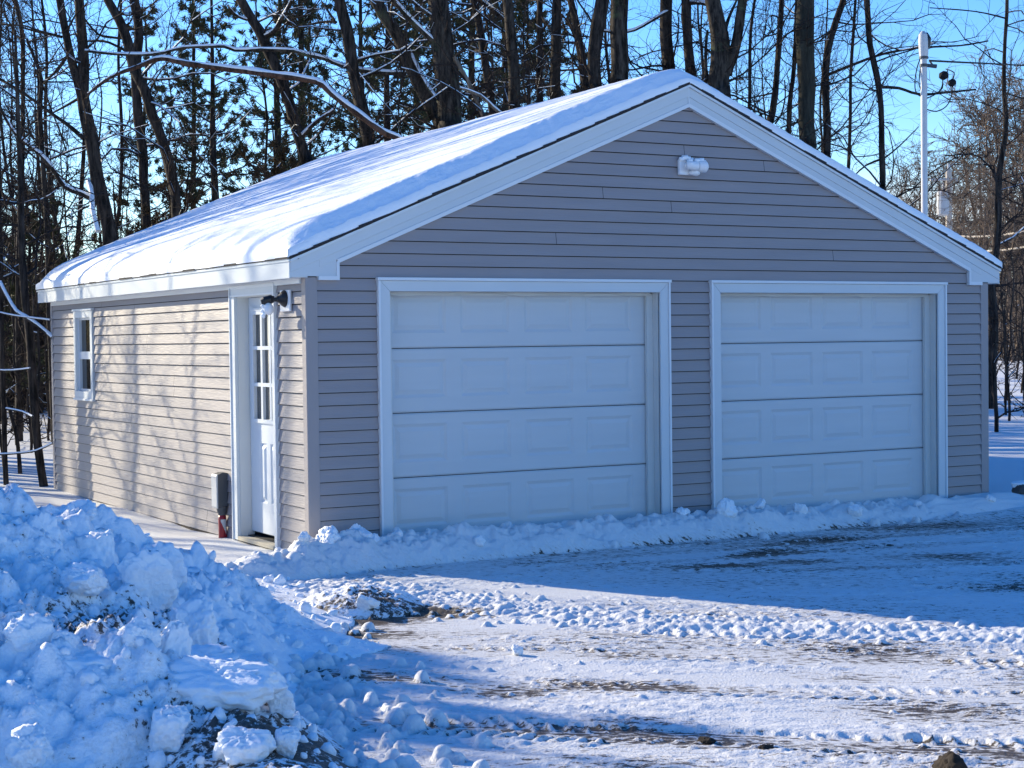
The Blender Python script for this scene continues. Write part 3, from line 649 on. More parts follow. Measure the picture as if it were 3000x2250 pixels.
def rotm(rg, tilt=1.0):
    e = rg.uniform(-math.pi, math.pi, 3)*np.array([tilt, tilt, 1]); cx, sx, cy, sy, cz, sz = math.cos(e[0]), math.sin(e[0]), math.cos(e[1]), math.sin(e[1]), math.cos(e[2]), math.sin(e[2])
    return np.array([[cz, -sz, 0], [sz, cz, 0], [0, 0, 1]]) @ np.array([[cy, 0, sy], [0, 1, 0], [-sy, 0, cy]]) @ np.array([[1, 0, 0], [0, cx, -sx], [0, sx, cx]])
RIDGE = [(-4.6, -3.2, 1.12, 2.7, 1.3), (-3.71, -3.2, 1.05, 2.6, 1.2), (-3.05, -2.9, .92, 2.5, 1.1), (-2.5, -2.75, .76, 2.3, 1.0), (-2.1, -2.75, .64, 1.8, .9), (-1.72, -2.72, .42, 1.15, .8), (-1.4, -2.4, .15, .6, .7), (-1.05, -1.5, .09, .6, .6), (-.8, -.9, .07, .5, .5)]
SPUR = [(-3.7, -4.7, .40, .9, .9), (-3.1, -5.15, .36, .8, .8), (-2.75, -5.4, .26, .6, .6), (-2.75, -6.1, .14, .45, .45), (-2.8, -6.8, .10, .45, .45)]
def pile_h(x, y):
    d, (hh, wf, wb) = seg_dist(x, y, RIDGE); front_ = (y+.35*(x+2.5)) < -3.0
    w = np.where(front_, wf, wb); t = np.clip(1-d/w, 0, 1); h1 = hh*(t**1.15)*(1.0+.0*t)
    d2, (h2, w2, _) = seg_dist(x, y, SPUR); t2 = np.clip(1-(d2/w2)**1.6, 0, 1); hB = h2*t2
    h = np.maximum(h1, hB)+.35*np.minimum(h1, hB)
    amp = sst(.02, .35, h)
    cell = np.abs(fbm(x*1.7+3, y*1.7, 4, .6)); h = h*(1.0+.26*fbm(x*1.25+7, y*1.25, 3))+amp*(cell*.15-.04)+amp*np.abs(fbm(x*3.3, y*3.3, 4, .6))*.20+amp*(.5-np.abs(fbm(x*7+3, y*7, 3, .6)))*.06+amp*fbm(x*18, y*18, 3, .75)*.045
    return h
def make_pile():
    xs = np.arange(-6.6, -.3, .02); ys = np.arange(-8.0, -.2, .02); X, Y = np.meshgrid(xs, ys, indexing='ij'); Hh = pile_h(X, Y)
    Z = np.where(Hh > .012, -.105+Hh, -.26)
    D = np.full(X.shape, -.12)+fbm(X*.9+3, Y*.9+3, 3)*.22+fbm(X*3, Y*3+5, 2)*.08
    for (px, py, r, a) in ((-2.95, -4.45, .35, .42), (-2.45, -4.25, .3, .36), (-2.75, -5.7, .45, .34), (-3.1, -6.0, .5, .3), (-2.4, -5.9, .3, .28), (-1.35, -2.7, .3, .3), (-1.55, -3.2, .35, .3), (-3.2, -4.7, .3, .3), (-1.2, -1.9, .3, .28), (-2.3, -3.2, .25, .24), (-2.55, -6.2, .4, .3)):
        D += .75*a*np.exp(-((X-px)**2+(Y-py)**2)/r**2)
    n, m_ = X.shape; i = np.arange(n*m_).reshape(n, m_)
    F = np.stack([i[:-1, :-1], i[1:, :-1], i[1:, 1:], i[:-1, 1:]], -1).reshape(-1, 4); keep = (Hh.reshape(-1)[F] > .004).any(1); F = F[keep]
    V = [np.stack([X, Y, Z], -1).reshape(-1, 3)]; Dl = [D.reshape(-1)]; T = [np.concatenate([F[:, [0, 1, 2]], F[:, [0, 2, 3]]])]; off = len(V[0])
    rg = np.random.default_rng(5); protos = [chunk_shape(20+k, 4, 8+k % 4, .035) for k in range(8)]; small = [chunk_shape(50+k, 2, 6, .03) for k in range(6)]
    cnt = 0
    while cnt < 1700:
        x = rg.uniform(-5.2, -.5); y = rg.uniform(-7.4, -.4); h = float(pile_h(np.array([x]), np.array([y]))[0])
        if h < .015: continue
        u = rg.random(); r = .006+.05*u**6
        P, Fc = (small if r < .06 else protos)[rg.integers(0, 6)]
        P = (P*np.array([1, rg.uniform(.7, 1), rg.uniform(.6, .95)])) @ rotm(rg).T*r+np.array([x, y, -.105+h+r*rg.uniform(-.25, .35)])
        V.append(P); T.append(Fc+off); off += len(P); Dl.append(np.full(len(P), rg.choice([-.5, -.4, -.22, -.1]))); cnt += 1
    V = np.concatenate(V); V -= np.array([-3, -3.5, 0]); me = np_mesh('snow_pile', V, np.concatenate(T)); at = me.attributes.new('dirt', 'FLOAT', 'POINT'); at.data.foreach_set('value', np.concatenate(Dl).astype(np.float32))
    o = link('snow_pile', me, M['snow_pile']); o.location = (-3, -3.5, 0)
    tag(o, 'plowed heap of dirty lumpy snow filling the left foreground', 'snow pile')
make_pile()
def chunk_mesh(seed, sub=5, planes=10, dirt=-.48, soft=.035):
    P, F = chunk_shape(seed, sub, planes, soft); me = np_mesh('snow_chunk', P, F); at = me.attributes.new('dirt', 'FLOAT', 'POINT')
    at.data.foreach_set('value', (dirt+(vn3(P*2.2+seed)-.5)*.55).astype(np.float32)); me.materials.append(M['snow_chunk']); return me
CM = [chunk_mesh(100+k, 5, 8+k % 5) for k in range(7)]
def chunk(x, y, z, s, rot, k, label, group=None, cat='snow chunk'):
    o = bpy.data.objects.new('snow_chunk', CM[k % len(CM)]); COL.objects.link(o); o.location = (x, y, z); o.scale = s if hasattr(s, '__len__') else (s, s, s); o.rotation_euler = rot
    return tag(o, label, cat, group)
def ph(x, y): return -.105+max(0, float(pile_h(np.array([x], float), np.array([y], float))[0]))
rg = np.random.default_rng(77)
BIG = [
       (-2.58, -3.96, 0.48, (0.135, 0.074, 0.143), (0.15, 0.1, -0.5), 0, 'largest rounded snow block, standing on edge in the middle of the heap'),
       (-2.45, -4.38, 0.43, (0.130, 0.104, 0.130), (0.3, 0.2, 1.2), 1, 'round pitted snow boulder right of the largest block on the heap'),
       (-2.55, -4.76, 0.36, (0.186, 0.149, 0.068), (0.05, 0, -0.3), 2, 'flat topped snow slab lying in front of the two round snow boulders'),
       (-3.17, -5.14, 0.27, (0.228, 0.137, 0.114), (0.1, 0.1, -0.45), 3, 'broad smooth faced snow slab across the lower left of the heap'),
       (-2.79, -5.05, 0.30, (0.094, 0.066, 0.153), (0.2, 0.25, 0.4), 4, 'upright pointed snow chunk at the right end of the smooth slab'),
       (-2.70, -5.45, 0.25, (0.215, 0.151, 0.113), (0.3, 0.1, -0.7), 5, 'bright rough topped snow chunk on the right flank of the heap'),
       (-3.02, -5.66, 0.16, (0.102, 0.082, 0.092), (0.5, 0.4, 2.0), 6, 'rounded snow chunk below the upright one, over the gravel specks'),
       (-2.31, -3.37, 0.59, (0.123, 0.086, 0.131), (0.15, 0.1, -0.5), 7, 'tall snow chunk on the crest, just left of the red conduit'),
       (-2.53, -2.71, 0.73, (0.122, 0.098, 0.084), (0.3, 0.2, 1.2), 8, 'snow chunk on the crest below the small window'),
       (-2.95, -3.42, 0.53, (0.105, 0.084, 0.160), (0.05, 0, -0.3), 9, 'tall lumpy snow chunk at the left of the heap, near its top'),
       (-2.64, -3.37, 0.56, (0.114, 0.068, 0.157), (0.1, 0.1, -0.45), 10, 'squarish snow block standing below the crest, left of the largest block'),
       (-3.39, -4.64, 0.32, (0.107, 0.075, 0.167), (0.2, 0.25, 0.4), 11, 'grey white snow chunk against the left frame edge, with a dark hollow beside it'),
       (-2.82, -6.02, 0.10, (0.094, 0.085, 0.089), (0.3, 0.1, -0.7), 12, 'snow ball low on the heap near the bottom edge'),
       (-2.66, -6.03, 0.12, (0.063, 0.057, 0.063), (0.5, 0.4, 2.0), 13, 'small snow ball at the right foot of the heap'),
       (-2.47, -5.49, 0.27, (0.057, 0.046, 0.069), (0.15, 0.1, -0.5), 14, 'snow block at the right foot of the heap, on flat snow'),
       (-3.54, -5.57, 0.12, (0.100, 0.080, 0.076), (0.3, 0.2, 1.2), 15, 'rounded snow chunk in the bottom left corner'),
       (-3.51, -5.78, 0.07, (0.092, 0.074, 0.072), (0.05, 0, -0.3), 16, 'snow chunk second from the left corner, bottom edge')]
for x, y, z, s, r, k, lb in BIG: s = tuple(q*1.15 for q in s); chunk(x, y, min(max(z-.02, ph(x, y)-.5*s[2]), ph(x, y)+.3*s[2]), s, r, k, lb)
n = 0
while n < 34:
    x = rg.uniform(-4.2, -.9); y = rg.uniform(-6.8, -1.0); h = float(pile_h(np.array([x]), np.array([y]))[0])
    if h < .03: continue
    s = rg.uniform(.05, .125)*(1 if h > .18 else .55)
    chunk(x, y, -.105+h+s*.15, (s, s*rg.uniform(.7, 1), s*rg.uniform(.6, 1)), tuple(rg.uniform(-1, 1, 3)*np.array([1, 1, 3])), int(rg.integers(0, 7)), 'loose lump of snow among many on the plowed heap', 'loose snow lumps on the heap'); n += 1
for k in range(15):
    t = rg.random(); i = min(int(t*(len(BANK)-2)), len(BANK)-3); f = t*(len(BANK)-2)-i; x = BANK[i][0]*(1-f)+BANK[i+1][0]*f; x += rg.normal()*.2; y = -.32+rg.normal()*.13
    if x < -.5: y -= .2
    s = rg.uniform(.035, .085); chunk(x, y, gz(x, y)+s*.25, (s, s*.85, s*.8), tuple(rg.uniform(-1, 1, 3)*np.array([1, 1, 3])), int(rg.integers(0, 7)), 'small snow lump on the bank along the garage front', 'snow lumps on the bank')
chunk(3.86, -.30, gz(3.86, -.30)+.03, (.12, .11, .12), (.3, .2, .5), 4, 'pointed snow chunk against the post between the two garage doors')
chunk(.04, -.33, gz(.04, -.33)-.02, (.15, .12, .12), (.2, .1, .6), 1, 'large snow lump piled against the near corner of the garage')
chunk(-.51, -4.15, gz(-.51, -4.15)+.02, (.035, .035, .045), (.2, .3, .5), 3, 'lone small snow lump casting a shadow on the sunlit drive')
# dirty mound at the edge of the drive
def mound():
    xs = np.arange(-1.35, .35, .0125); ys = np.arange(-2.95, -1.1, .0125); X, Y = np.meshgrid(xs, ys, indexing='ij')
    d = np.hypot((X+.58)/.48, (Y+2.15)/.46); h = .11*np.clip(1-d**2, 0, 1)**.85; h = h*(1+.4*fbm(X*2.4, Y*2.4, 3))+sst(0, .1, h)*(np.abs(fbm(X*9, Y*9, 4, .65))*.045+fbm(X*25, Y*25, 2)*.012)
    Z = np.where(h > .01, -.10+h, -.22); D = np.full(X.shape, -.16)+.42*sst(-1.85, -2.45, Y+.25*(X+.5))+fbm(X*4, Y*4, 3)*.2
    n, m_ = X.shape; i = np.arange(n*m_).reshape(n, m_); F = np.stack([i[:-1, :-1], i[1:, :-1], i[1:, 1:], i[:-1, 1:]], -1).reshape(-1, 4); F = F[(h.reshape(-1)[F] > .004).any(1)]
    V = np.stack([X+.5, Y+2, Z], -1).reshape(-1, 3); me = np_mesh('snow_mound', V, F); at = me.attributes.new('dirt', 'FLOAT', 'POINT'); at.data.foreach_set('value', D.astype(np.float32).ravel())
    o = link('snow_mound', me, M['snow_pile']); o.location = (-.5, -2, 0); tag(o, 'low gravel stained snow mound where the drive meets the heap', 'snow mound')
mound()
chunk(-.66, -2.48, -.02, (.10, .06, .06), (.1, .35, .5), 5, 'clean white snow chunk lying on the gravel stained mound')
def clod(x, y, s, label, k):
    P, F = chunk_shape(300+k, 4, 12, .08); P = P*(1+.25*(vn3(P*6+k)-.5)+.2*(vn3(P*14)-.5))[:, None]; me = np_mesh('dirt_clod', P*np.array(s), F); o = link('dirt_clod', me, M['clod']); o.location = (x, y, gz(x, y)+s[2]*.15); o.rotation_euler = (0, 0, k)
    tag(o, label, 'dirt clod')
clod(-.30, -7.27, (.085, .075, .075), 'largest black clod of soil on the snow at the bottom edge', 1)
clod(-.83, -6.35, (.040, .034, .030), 'small dark clod of soil on sunlit snow, bottom centre', 2)
clod(-.70, -6.60, (.050, .04, .028), 'dark crumbly clod half buried in snow, right of the smallest one', 3)
# rock beside the far corner
P, F = chunk_shape(410, 4, 9, .06); me = np_mesh('rock', P*np.array((.10, .085, .07)), F); rk = link('rock', me, M['rock']); rk.location = (7.75, -.12, gz(7.75, -.12)+.04); tag(rk, 'dark snow capped rock on the shaded slope right of the garage', 'rock')
P2, F2 = chunk_shape(411, 4, 9, .12); me = np_mesh('rock_snow', P2*np.array((.105, .09, .045)), F2); link('rock_snow', me, M['snow'], rk).location = (.03, .05, .055)
TREES=[
('forked dark trunk, its two stems splitting high above the left roof slope',[[[2.741, 14.495, -0.25, 0.157],[2.716, 14.521, 1.5, 0.124],[2.667, 14.574, 3.249, 0.121],[2.635, 14.608, 3.753, 0.116],[2.563, 14.669, 4.382, 0.111],[2.488, 14.728, 4.886, 0.107],[2.432, 14.772, 5.264, 0.102],[2.356, 14.83, 5.718, 0.097],[2.368, 14.838, 6.221, 0.092],[2.348, 14.867, 6.774, 0.088],[2.339, 14.888, 7.277, 0.083],[2.313, 14.943, 8.771, 0.062],[2.303, 14.967, 11.012, 0.029]],[[2.354, 14.829, 5.668, 0.072],[2.276, 14.885, 6.021, 0.07],[2.177, 14.955, 6.45, 0.068],[2.121, 14.999, 6.828, 0.066],[2.066, 15.045, 7.281, 0.064],[1.94, 15.15, 8.481, 0.048],[1.886, 15.195, 10.281, 0.022]]],[([[2.371, 14.799, 5.014, 0.038],[2.181, 15.06, 5.26, 0.033],[1.999, 15.314, 5.457, 0.028],[1.642, 15.675, 5.811, 0.024],[1.324, 16.011, 6.091, 0.019]],0), ([[2.468, 14.713, 4.032, 0.049],[2.276, 14.743, 4.128, 0.045],[2.042, 14.798, 4.225, 0.041],[1.836, 14.844, 4.545, 0.038],[1.671, 14.862, 4.738, 0.034],[1.464, 14.904, 4.906, 0.03],[1.258, 14.947, 5.123, 0.026],[1.078, 14.978, 5.462, 0.023]],1), ([[2.42, 14.749, 4.334, 0.041],[2.412, 14.555, 4.117, 0.044],[2.37, 14.378, 3.854, 0.047],[2.39, 14.163, 3.469, 0.049]],2), ([[2.095, 15.009, 6.677, 0.023],[1.813, 15.368, 6.814, 0.019],[1.637, 15.665, 6.938, 0.015],[1.345, 16.026, 6.987, 0.011]],0), ([[2.15, 14.967, 6.345, 0.019],[2.066, 15.203, 6.193, 0.016],[1.973, 15.444, 6.039, 0.014],[1.935, 15.657, 5.99, 0.011]],0), ([[2.298, 14.861, 5.664, 0.023],[2.156, 15.132, 5.569, 0.019],[2.026, 15.396, 5.489, 0.015],[1.92, 15.647, 5.407, 0.011]],0)],1.0, 'bark'),
('slanting dark trunk crossing behind a snow topped dead limb, left of the roof',[[[4.453, 15.831, -0.25, 0.126],[4.405, 15.873, 1.794, 0.1],[4.309, 15.956, 3.838, 0.097],[4.233, 16.023, 4.568, 0.095],[4.131, 16.101, 5.191, 0.093],[4.001, 16.19, 5.652, 0.091],[3.895, 16.265, 6.112, 0.089],[3.74, 16.365, 6.466, 0.087],[3.634, 16.441, 6.926, 0.085],[3.503, 16.528, 7.333, 0.083],[3.348, 16.629, 7.686, 0.081],[2.786, 16.991, 9.145, 0.061],[2.545, 17.146, 11.333, 0.028]]],[([[3.598, 16.457, 6.792, 0.024],[3.397, 16.77, 6.971, 0.022],[3.262, 17.042, 7.037, 0.019],[3.095, 17.331, 7.054, 0.016]],0), ([[3.631, 16.445, 7.002, 0.024],[3.387, 16.731, 7.061, 0.022],[3.255, 16.953, 7.136, 0.02],[3.125, 17.179, 7.375, 0.018],[3.078, 17.356, 7.549, 0.016]],0)],1.0, 'bark'),
('upright dark trunk close behind the slanting one, left of the roof',[[[4.793, 19.097, -0.25, 0.116],[4.783, 19.117, 1.82, 0.092],[4.763, 19.158, 3.891, 0.089],[4.739, 19.207, 5.024, 0.091],[4.683, 19.267, 5.919, 0.092],[4.653, 19.313, 6.813, 0.094],[4.678, 19.314, 7.319, 0.095],[4.701, 19.314, 7.766, 0.097],[4.637, 19.368, 8.303, 0.098],[4.451, 19.524, 10.074, 0.074],[4.371, 19.59, 12.729, 0.034]]],[],1.0, 'bark'),
('very thin dark stem near the left frame edge, swollen at its fork',[[[2.065, 18.344, -0.25, 0.06],[2.084, 18.346, 1.528, 0.047],[2.124, 18.348, 3.305, 0.046],[2.171, 18.351, 4.283, 0.045],[2.247, 18.343, 5.399, 0.043],[2.274, 18.362, 6.516, 0.042],[2.278, 18.381, 7.215, 0.041],[2.228, 18.424, 7.634, 0.039],[2.186, 18.456, 7.914, 0.038],[2.03, 18.579, 9.114, 0.028],[1.962, 18.631, 10.914, 0.013]]],[([[2.209, 18.429, 7.462, 0.021],[2.138, 18.759, 7.503, 0.017],[2.052, 19.101, 7.613, 0.013]],0), ([[2.266, 18.395, 7.427, 0.021],[2.604, 18.488, 7.37, 0.017],[3.05, 18.519, 7.326, 0.013]],0), ([[2.268, 18.396, 7.494, 0.017],[2.61, 18.492, 7.606, 0.015],[3.012, 18.549, 7.583, 0.013]],0)],1.0, 'bark'),
('thin crooked stem left of the forked trunk, with a broken stub',[[[2.351, 17.034, -0.25, 0.063],[2.346, 17.05, 1.7, 0.05],[2.337, 17.083, 3.65, 0.049],[2.33, 17.108, 4.325, 0.045],[2.279, 17.163, 5.136, 0.042],[2.272, 17.188, 5.811, 0.038],[2.306, 17.182, 6.27, 0.035],[2.243, 17.228, 6.568, 0.032],[2.112, 17.316, 6.975, 0.028]]],[([[2.306, 17.182, 6.243, 0.028],[2.478, 17.279, 6.381, 0.024],[2.667, 17.368, 6.554, 0.02],[2.823, 17.478, 6.761, 0.016]],0), ([[2.319, 17.173, 6.21, 0.016],[2.492, 17.253, 5.778, 0.015],[2.641, 17.35, 5.472, 0.014],[2.79, 17.444, 5.08, 0.012]],0)],1.0, 'bark'),
('leaning Y shaped trunk with snow lying in its fork, above the left roof slope',[[[6.611, 13.453, -0.25, 0.127],[6.39, 13.597, 2.16, 0.101],[5.949, 13.884, 4.57, 0.098],[5.906, 13.912, 4.675, 0.095],[5.761, 14.013, 5.224, 0.092],[5.618, 14.115, 5.878, 0.089],[5.472, 14.215, 6.402, 0.087],[5.324, 14.313, 6.821, 0.084],[5.194, 14.395, 7.058, 0.081],[5.0, 14.519, 7.451, 0.078],[4.393, 14.906, 8.86, 0.059],[4.133, 15.072, 10.972, 0.027]]],[([[5.336, 14.307, 6.834, 0.047],[5.438, 14.106, 6.9, 0.042],[5.484, 13.94, 7.056, 0.037],[5.507, 13.786, 7.159, 0.032],[5.552, 13.622, 7.338, 0.027]],1), ([[5.076, 14.465, 7.122, 0.027],[4.895, 14.377, 7.138, 0.023],[4.757, 14.266, 7.183, 0.02],[4.633, 14.147, 7.259, 0.016]],1), ([[5.857, 13.955, 5.155, 0.039],[5.986, 13.695, 5.349, 0.034],[6.083, 13.45, 5.449, 0.029],[6.124, 13.236, 5.517, 0.023]],1)],1.0, 'bark'),
('smooth dark brown trunk rising behind the middle of the left roof slope',[[[6.518, 11.778, -0.25, 0.149],[6.412, 11.856, 2.2, 0.118],[6.2, 12.012, 4.649, 0.115],[6.181, 12.026, 4.748, 0.109],[6.05, 12.125, 5.515, 0.103],[5.958, 12.198, 6.133, 0.097],[5.905, 12.243, 6.628, 0.091],[5.853, 12.289, 7.122, 0.085],[5.711, 12.412, 8.655, 0.064],[5.65, 12.465, 10.954, 0.03]]],[([[5.775, 12.323, 6.768, 0.022],[5.688, 12.566, 6.809, 0.019],[5.429, 12.906, 6.779, 0.015],[5.298, 13.174, 6.783, 0.011]],0), ([[5.75, 12.338, 6.798, 0.022],[5.765, 12.624, 6.997, 0.017],[5.779, 12.911, 7.214, 0.011]],0)],1.0, 'bark'),
('leaning trunk with a pale sunlit left edge, snow patches and green lichen',[[[8.186, 11.406, -0.25, 0.157],[7.941, 11.566, 2.434, 0.124],[7.449, 11.887, 5.118, 0.121],[7.366, 11.94, 5.321, 0.116],[7.201, 12.047, 5.7, 0.112],[7.014, 12.166, 6.08, 0.108],[6.872, 12.261, 6.509, 0.103],[6.685, 12.381, 6.914, 0.099],[6.562, 12.462, 7.218, 0.094],[5.957, 12.855, 8.915, 0.071],[5.698, 13.024, 11.461, 0.033]]],[([[6.947, 12.203, 6.01, 0.041],[6.45, 12.441, 6.043, 0.04],[6.0, 12.654, 6.143, 0.038],[5.747, 12.755, 6.252, 0.037],[5.471, 12.867, 6.311, 0.035],[5.279, 12.931, 6.368, 0.034],[4.94, 13.079, 6.386, 0.032],[4.428, 13.324, 6.378, 0.03],[4.264, 13.372, 6.435, 0.029],[3.668, 13.665, 6.41, 0.027],[3.308, 13.821, 6.309, 0.026],[2.716, 14.112, 6.31, 0.024],[2.277, 14.318, 6.358, 0.023]],1), ([[6.999, 12.184, 6.382, 0.038],[7.047, 11.954, 6.051, 0.035],[7.094, 11.725, 5.749, 0.033],[7.142, 11.499, 5.524, 0.03]],1)],1.0, 'lichen'),
('broad rough trunk, thickest left of the ridge, with a green lichen patch',[[[7.236, 11.373, -0.25, 0.255],[7.251, 11.383, 2.377, 0.202],[7.279, 11.404, 5.004, 0.196],[7.281, 11.405, 5.078, 0.188],[7.279, 11.431, 5.868, 0.18],[7.229, 11.479, 6.486, 0.171],[7.201, 11.514, 7.103, 0.163],[7.106, 11.634, 9.503, 0.122],[7.065, 11.686, 13.103, 0.057]]],[([[7.131, 11.533, 6.425, 0.052],[6.795, 11.542, 6.681, 0.046],[6.453, 11.555, 6.994, 0.039],[6.278, 11.467, 7.107, 0.033]],1), ([[7.109, 11.558, 6.833, 0.037],[6.848, 11.422, 6.908, 0.03],[6.55, 11.31, 7.055, 0.022]],1)],1.0, 'lichen'),
('thin pale dead trunk leaning against the broad rough one',[[[8.695, 9.96, -0.25, 0.052],[8.324, 10.191, 2.402, 0.041],[7.584, 10.654, 5.055, 0.04],[7.553, 10.673, 5.103, 0.037],[7.357, 10.803, 5.663, 0.035],[7.217, 10.893, 5.98, 0.032],[7.157, 10.931, 6.102, 0.029]]],[([[7.807, 10.529, 5.173, 0.029],[7.581, 10.47, 5.296, 0.025],[7.338, 10.422, 5.443, 0.022],[6.992, 10.432, 5.541, 0.018]],1)],1.0, 'pale'),
('slim dark trunk with a slight bend between the broad trunk and the ridge',[[[9.868, 13.918, -0.25, 0.098],[9.785, 13.987, 2.83, 0.078],[9.618, 14.126, 5.91, 0.075],[9.608, 14.135, 5.994, 0.074],[9.549, 14.186, 6.554, 0.072],[9.49, 14.238, 7.113, 0.07],[9.406, 14.303, 7.673, 0.069],[9.386, 14.319, 7.813, 0.067],[9.228, 14.443, 9.02, 0.05],[9.161, 14.496, 10.831, 0.023]]],[([[9.837, 14.049, 7.458, 0.042],[9.502, 13.958, 7.62, 0.038],[9.192, 13.851, 7.724, 0.034]],1)],1.0, 'bark'),
('straight dark trunk with pale bark strips, left of the ridge peak',[[[8.935, 12.136, -0.25, 0.132],[8.951, 12.147, 2.582, 0.105],[8.981, 12.169, 5.414, 0.102],[8.983, 12.171, 5.492, 0.098],[8.956, 12.209, 6.222, 0.094],[8.949, 12.234, 6.874, 0.09],[8.939, 12.256, 7.396, 0.086],[8.912, 12.313, 8.945, 0.065],[8.901, 12.338, 11.269, 0.03]]],[],1.0, 'lichen'),
('slender straight black stem left of the ridge peak',[[[10.846, 14.511, -0.25, 0.084],[10.863, 14.524, 2.866, 0.067],[10.897, 14.548, 5.983, 0.065],[10.918, 14.563, 6.848, 0.061],[10.945, 14.583, 8.003, 0.056],[10.971, 14.601, 9.203, 0.042],[10.981, 14.609, 11.003, 0.02]]],[],1.0, 'bark'),
('dark trunk with dead stubs beside the slender black stem',[[[10.073, 12.643, -0.25, 0.137],[10.089, 12.655, 2.739, 0.108],[10.122, 12.678, 5.728, 0.105],[10.147, 12.696, 6.78, 0.093],[10.167, 12.71, 7.59, 0.081],[10.197, 12.733, 9.049, 0.061],[10.211, 12.742, 11.237, 0.028]]],[([[10.175, 12.686, 6.969, 0.024],[10.168, 12.984, 7.153, 0.02],[10.185, 13.271, 7.394, 0.016]],0)],1.0, 'bark'),
('dark trunk curving to the right as it falls to the roof ridge',[[[11.378, 13.053, -0.25, 0.12],[11.294, 13.124, 2.889, 0.095],[11.124, 13.266, 6.028, 0.092],[11.114, 13.274, 6.112, 0.085],[11.075, 13.309, 6.532, 0.078],[10.995, 13.377, 7.232, 0.07],[10.912, 13.442, 7.792, 0.063],[10.755, 13.565, 8.992, 0.047],[10.688, 13.618, 10.792, 0.022]]],[],1.0, 'bark'),
('thick dark trunk of a close pair, left one beside the peak',[[[9.55, 10.633, -0.25, 0.142],[9.566, 10.644, 2.658, 0.113],[9.597, 10.667, 5.566, 0.109],[9.599, 10.669, 5.666, 0.108],[9.609, 10.675, 6.043, 0.108],[9.667, 10.661, 6.671, 0.107],[9.756, 10.626, 7.173, 0.106],[10.049, 10.51, 9.074, 0.079],[10.174, 10.46, 11.926, 0.037]]],[],1.0, 'bark'),
('thick dark trunk of a close pair, right one with a pale vertical split',[[[10.035, 10.935, -0.25, 0.195],[10.09, 10.924, 2.743, 0.154],[10.201, 10.903, 5.736, 0.15],[10.207, 10.901, 5.813, 0.15],[10.246, 10.901, 6.503, 0.15],[10.309, 10.888, 7.271, 0.15],[10.481, 10.855, 9.671, 0.112],[10.555, 10.841, 13.271, 0.052]]],[],1.0, 'lichen'),
('dark trunk rising directly behind the snowy ridge peak',[[[11.312, 10.785, -0.25, 0.147],[11.288, 10.821, 2.905, 0.117],[11.241, 10.892, 6.06, 0.113],[11.238, 10.896, 6.138, 0.11],[11.24, 10.913, 6.712, 0.106],[11.245, 10.931, 7.364, 0.102],[11.256, 10.974, 9.194, 0.076],[11.26, 10.993, 11.94, 0.036]]],[([[11.284, 10.9, 7.115, 0.035],[11.182, 10.845, 7.148, 0.032],[10.872, 10.901, 6.964, 0.029],[10.588, 10.944, 6.806, 0.026],[10.307, 10.988, 6.752, 0.023],[10.008, 11.045, 6.763, 0.02]],1)],1.0, 'bark'),
('narrow dark trunk just right of the ridge peak',[[[12.869, 12.204, -0.25, 0.125],[12.823, 12.254, 3.06, 0.099],[12.729, 12.354, 6.369, 0.096],[12.726, 12.358, 6.425, 0.092],[12.733, 12.379, 7.207, 0.088],[12.734, 12.395, 7.766, 0.084],[12.737, 12.435, 9.275, 0.063],[12.738, 12.452, 11.538, 0.029]]],[([[12.733, 12.394, 7.71, 0.05],[12.802, 12.161, 7.688, 0.045],[12.821, 11.956, 7.625, 0.039],[12.838, 11.751, 7.521, 0.034]],1)],1.0, 'bark'),
('stout pale barked tree forking to the right just past the ridge peak',[[[11.522, 9.5, -0.25, 0.245],[11.467, 9.552, 2.646, 0.194],[11.357, 9.656, 5.541, 0.189],[11.348, 9.664, 5.642, 0.168],[11.356, 9.683, 6.396, 0.148],[11.341, 9.715, 7.151, 0.128],[11.302, 9.801, 9.459, 0.096],[11.286, 9.837, 12.922, 0.045]],[[11.454, 9.613, 5.942, 0.098],[11.49, 9.597, 6.092, 0.093],[11.56, 9.562, 6.267, 0.089],[11.634, 9.531, 6.643, 0.084],[11.744, 9.483, 7.145, 0.079],[12.019, 9.365, 8.571, 0.059],[12.136, 9.314, 10.709, 0.028]]],[([[11.201, 9.755, 5.845, 0.034],[11.285, 9.907, 6.099, 0.03],[11.394, 10.048, 6.457, 0.026],[11.523, 10.175, 6.742, 0.023]],0), ([[11.471, 9.625, 6.671, 0.034],[11.708, 9.787, 6.97, 0.026],[11.957, 9.941, 7.248, 0.019]],0)],1.0, 'lichen'),
('hair thin dark sapling between the forked tree and the thick grey trunk',[[[12.356, 10.173, -0.25, 0.041],[12.372, 10.184, 2.597, 0.032],[12.402, 10.206, 5.444, 0.031],[12.404, 10.207, 5.496, 0.029],[12.431, 10.212, 6.173, 0.027],[12.458, 10.217, 6.825, 0.025],[12.527, 10.194, 7.346, 0.023],[12.667, 10.146, 8.546, 0.018],[12.726, 10.126, 10.346, 0.008]]],[([[12.427, 10.206, 5.887, 0.01],[12.408, 10.504, 5.848, 0.008],[12.47, 10.757, 5.86, 0.006]],0)],0.5, 'bark'),
('leaning slim trunk with a lump of snow at its base, right of the ridge',[[[12.247, 10.23, -0.25, 0.081],[12.395, 10.164, 2.464, 0.064],[12.69, 10.033, 5.179, 0.063],[12.715, 10.021, 5.283, 0.059],[12.795, 9.991, 5.777, 0.055],[12.87, 9.972, 6.558, 0.051],[12.923, 9.966, 7.34, 0.047],[12.994, 9.958, 8.54, 0.035],[13.024, 9.955, 10.34, 0.016]]],[],1.0, 'bark'),
